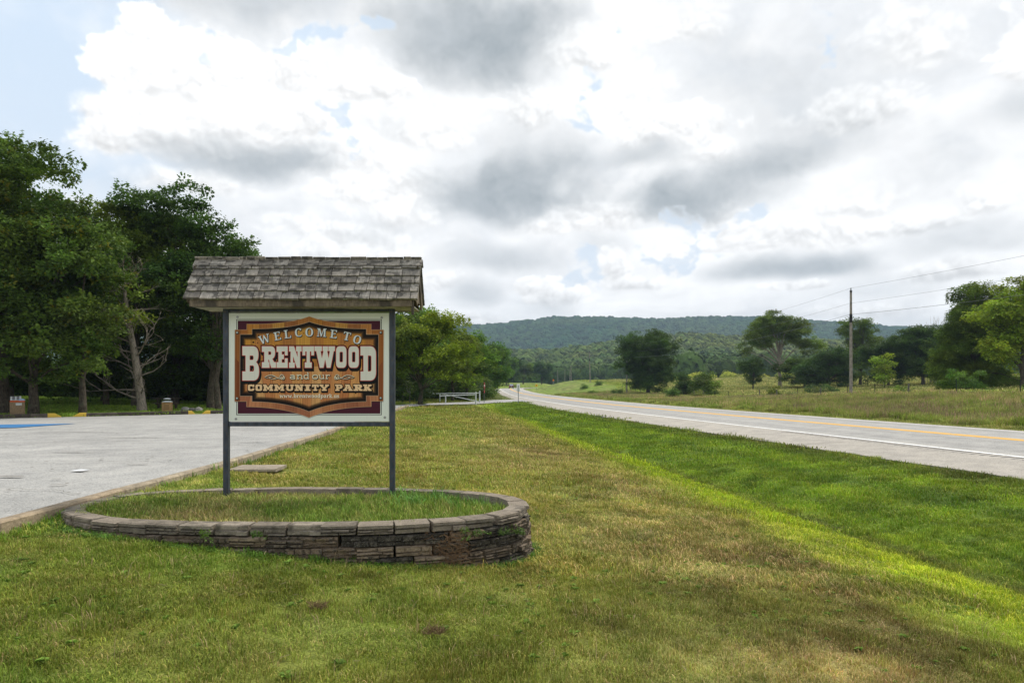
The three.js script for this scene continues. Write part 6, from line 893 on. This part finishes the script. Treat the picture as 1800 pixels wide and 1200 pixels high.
{ // stop sign, seen almost edge on, with a second red plate below
  const o = thing('stop_sign', 'red stop sign turned nearly edge on at the driveway mouth', 'sign', at(-2.75, 68).toArray(), 1.42);
  const oct = new THREE.Shape(); for (let k = 0; k < 8; k++) oct[k ? 'lineTo' : 'moveTo'](Math.cos((k + .5) * Math.PI / 4) * .38, Math.sin((k + .5) * Math.PI / 4) * .38);
  const c = document.createElement('canvas'); c.width = c.height = 256; const g = c.getContext('2d'); g.fillStyle = '#7d1a1c'; g.fillRect(0, 0, 256, 256); g.fillStyle = '#e8e8e4'; g.font = 'bold 84px sans-serif'; g.textAlign = 'center'; g.fillText('STOP', 128, 158); const t = new THREE.CanvasTexture(c); t.colorSpace = THREE.SRGBColorSpace;
  const plate = new THREE.ExtrudeGeometry(oct, { depth: .01, bevelEnabled: false }), uv = plate.attributes.uv, p = plate.attributes.position; for (let i = 0; i < p.count; i++) uv.setXY(i, .5 + p.getX(i) / .76, .5 + p.getY(i) / .76);
  part(o, 'post', post(.035, 2.1, 0, 0, -.03), standard({ color: lin(.12, .14, .11), metalness: .4, roughness: .6 })); part(o, 'plate', plate.translate(0, 1.78, 0), standard({ map: t, roughness: .4 })); part(o, 'lower_plate', box(.34, .3, .01, 0, 1.2, 0), standard({ color: lin(.35, .02, .03), roughness: .4 }));
}
{
  const o = thing('marker_sign', 'white narrow road marker on a grey channel post beside the road', 'sign', at(.68, 73.5).toArray(), 0);
  part(o, 'post', joined([box(.05, 2.1, .02, 0, 1.0, .03), box(.012, 2.1, .04, -.03, 1.0, .02), box(.012, 2.1, .04, .03, 1.0, .02)]), galvanised); part(o, 'plate', chamferBox(.34, .86, .012, .003).translate(0, 1.78, 0), signWhite);
}
{
  const o = thing('warning_sign', 'yellow diamond curve sign beyond the road bend', 'sign', at(8.3, 232).toArray(), 0);
  part(o, 'post', box(.09, 2.2, .06, 0, 1.1, -.04), galvanised); part(o, 'plate', chamferBox(.78, .78, .02, .004).rotateZ(Math.PI / 4).translate(0, 1.75, 0), standard({ color: lin(.75, .42, .01), roughness: .5 }));
  part(o, 'symbol', joined([box(.09, .28, .012, -.06, 1.62, .016), box(.09, .2, .012, 0, 1.8, .016, 0, 0, -.7), box(.2, .1, .012, .09, 1.88, .02, 0, 0, .785)]), standard({ color: lin(.02, .02, .02) }));
  const q = thing('roadworks_sign', 'orange diamond sign farther round the bend', 'sign', at(16.5, 272).toArray(), -.2);
  part(q, 'plate', chamferBox(.62, .62, .02, .004).rotateZ(Math.PI / 4).translate(0, 1.75, 0), standard({ color: lin(.72, .2, .015), roughness: .5 })); part(q, 'stand', joined([rod(V(0, 1.5, -.03), V(-.35, 0, .2), .03), rod(V(0, 1.5, -.03), V(.35, 0, .2), .03), rod(V(0, 1.7, -.03), V(0, 0, -.4), .03)]), galvanised);
}
{ // the car on the bend, seen from behind
  const o = thing('car', 'dark red estate car driving away round the bend', 'car', [-.35, roadY(266) - .02, -266], .05), paint = new THREE.MeshPhysicalMaterial({ color: lin(.09, .012, .018), roughness: .35, clearcoat: 1, clearcoatRoughness: .1 }), glass = new THREE.MeshPhysicalMaterial({ color: lin(.03, .04, .045), roughness: .08 }), black = standard({ color: lin(.012, .012, .012) });
  const s = new THREE.Shape(); s.moveTo(-2.25, .32); s.lineTo(2.2, .32); s.lineTo(2.25, .75); s.quadraticCurveTo(2.1, .95, 1.1, 1.02); s.lineTo(-2.2, 1.05); s.quadraticCurveTo(-2.32, .7, -2.25, .32);
  part(o, 'body', new THREE.ExtrudeGeometry(s, { depth: 1.66, bevelEnabled: true, bevelThickness: .08, bevelSize: .06, bevelSegments: 3 }).translate(0, 0, -.83).rotateY(Math.PI / 2), paint);
  const r = new THREE.Shape(); r.moveTo(-2.12, 1.06); r.lineTo(1.0, 1.06); r.lineTo(.25, 1.6); r.quadraticCurveTo(-.8, 1.68, -1.75, 1.6); r.closePath();
  part(o, 'cabin', new THREE.ExtrudeGeometry(r, { depth: 1.34, bevelEnabled: true, bevelThickness: .1, bevelSize: .04, bevelSegments: 2 }).translate(0, 0, -.67).rotateY(Math.PI / 2), paint);
  part(o, 'rear_window', box(1.26, .46, .02, 0, 1.34, 2.03, -.62), new THREE.MeshPhysicalMaterial({ color: lin(.5, .54, .56), roughness: .1, metalness: .9 }));
  for (const e of [-1, 1]) { part(o, 'tail_light', box(.2, .28, .05, e * .74, .88, 2.3), standard({ color: lin(.45, .015, .015), roughness: .3 })); part(o, 'side_window', box(.02, .36, 2.2, e * .775, 1.3, .7), glass); for (const z of [-1.4, 1.4]) part(o, 'wheel', new THREE.CylinderGeometry(.33, .33, .22, 20).rotateZ(Math.PI / 2).translate(e * .78, .33, z), black); }
  part(o, 'number_plate', box(.5, .12, .02, 0, .72, 2.34), signWhite); part(o, 'bumper', box(1.6, .2, .1, 0, .45, 2.3), black);
}
// ------------------------------------------------------------------ the wire fence, poles and wires across the road
const fencePoint = (d) => { const s = slopeX(d), c = 1 / Math.sqrt(1 + s * s), u = 4.8 + 20; return [roadX(d) + u * c, d + u * s * c * -1]; };
{
  const rnd = makeRandom(701), [fx, fd] = fencePoint(60), o = thing('wire_fence', 'wire fence on thin posts along the pasture across the road', 'fence', [fx, land(fx, fd), -fd]), local = (v) => v.sub(o.position), steel = standard({ color: lin(.03, .035, .03) }), timber = standard({ map: barkTexture(702, [.14, .125, .11]) });
  let last = null; const wires = [[], [], [], []];
  for (let d = 34; d < 176; d += 4.6 + rnd() * 1.2) { const [x, dd] = fencePoint(d), g = land(x, dd), wood = rnd() < .16, lean = (rnd() - .5) * .1, top = V(x + lean, g + (wood ? 1.15 : 1.28), -dd); part(o, 'post', wood ? tube([local(V(x, g - .3, -dd)), local(top.clone())], [.085, .07], 8) : rod(local(V(x, g - .3, -dd)), local(top.clone()), .036, 6), wood ? timber : steel); wires.forEach((w, k) => w.push(local(V(x, g + .3 + k * .28, -dd)))); }
  wires.forEach((w) => part(o, 'wire', tube(w, w.map(() => .006), 4), steel));
}
const poleTexture = colorTexture(128, 512, (u, v) => { const g = fbm(u * 30, v * 5, 4, 711), s = fbm(u * 4, v * 8, 3, 712), k = 1 + .4 * g + .3 * s; return mix3([.30 * k, .265 * k, .225 * k], [.14, .115, .09], smooth(.05, .45, s) * .6); });
const poleWood = standard({ map: poleTexture, bumpMap: barkBump, bumpScale: .01 }), poleDark = standard({ color: lin(.02, .02, .02), roughness: .6 });
const POLES = [[32.3, 65, 10.2, 0, 'tall weathered utility pole in the verge with a black sleeve near its top'], [24.4, 145, 10.1, 0, 'utility pole standing before the big round tree'], [25, 218, 9.8, -.25, 'leaning utility pole at the top of the roadside mound'], [27, 311, 10.5, -.1, 'utility pole second left of the leaning one'], [31.5, 372, 9.5, .1, 'thin utility pole third left of the leaning one'], [31.6, 408, 10, .1, 'faint utility pole fourth left of the leaning one'], [29, 430, 10, -.2, 'most distant utility pole, nearest the orange sign']];
const hang = [];
POLES.forEach(([x, d, h, lean, label], i) => {
  const y = i > 2 ? Math.max(land(x, d), .4) : land(x, d), o = thing('utility_pole', label, 'pole', [x, y, -d], 0, 'utility poles along the far side of the road');
  part(o, 'shaft', tube([V(0, -.4, 0), V(lean * .4, h * .4, 0), V(lean, h, 0)], [.155, .135, .1], 10), poleWood);
  if (i < 3) { part(o, 'sleeve', tube([V(lean * .7, h * .70, 0), V(lean * .8, h * .78, 0)], [.135, .13], 10), poleDark); part(o, 'cap', joined([post(.105, .2, lean, h - .18, 0, 10), post(.035, .16, lean, h, 0, 8), new THREE.SphereGeometry(.06, 8, 6).translate(lean, h + .18, 0)]), poleDark); part(o, 'bracket', joined([box(.06, .05, .3, lean * .9, h * .88, 0), rod(V(lean * .9, h * .88, .14), V(lean * .9, h * .88 + .1, .14), .03, 6), box(.05, .06, .05, lean * .8, h * .775, -.12)]), galvanised); }
  hang.push([V(x + lean, y + h + .22, -d), V(x + lean * .9 - .1, y + h * .88, -d), V(x + lean * .8 - .1, y + h * .775, -d)]);
});
{ // the next pole stands behind the camera's right hand, outside the view: the wires run on to it
  const x = 41.0, d = -14, y = land(x, d); hang.unshift([V(x, y + 10.6, -d), V(x - .1, y + 9.2, -d), V(x - .1, y + 8.1, -d)]);
  const wireMaterial = standard({ color: lin(.24, .25, .26), roughness: .6 });
  ['topmost wire between the utility poles', 'middle wire between the utility poles', 'lowest and thickest wire between the utility poles'].forEach((label, k) => { const pts = []; for (let i = 0; i < 5; i++) { const a = hang[i][k], b = hang[i + 1][k]; for (let s = 0; s < 16; s++) { const t = s / 16; pts.push(a.clone().lerp(b, t).add(V(0, -a.distanceTo(b) * .045 * t * (1 - t) * (k === 2 ? 1.2 : 1), 0))); } } pts.push(hang[5][k]); const m = new THREE.Mesh(tube(pts, pts.map(() => [.009, .009, .014][k]), 5), wireMaterial); m.name = numbered('overhead_wire'); m.castShadow = true; scene.add(m); tag(m, label, 'wire', 'wires strung between the utility poles'); });
}
{
  const x = 68, d = 125, o = thing('lamp_pole', 'shorter bare pole with a small side arm before the dark trees', 'pole', [x, land(x, d), -d]);
  part(o, 'shaft', tube([V(.25, -.3, 0), V(.1, 3.4, 0), V(-.1, 7.2, 0)], [.12, .11, .085], 8), poleWood); part(o, 'arm', tube([V(-.1, 7.0, 0), V(-.7, 7.1, .1), V(-1.3, 7.05, .2)], [.035, .03, .03], 6), galvanised); part(o, 'lamp_head', new THREE.SphereGeometry(.16, 10, 8).scale(1.5, .6, 1).translate(-1.4, 7.0, .2), galvanised);
}
renderer.render(scene, camera);
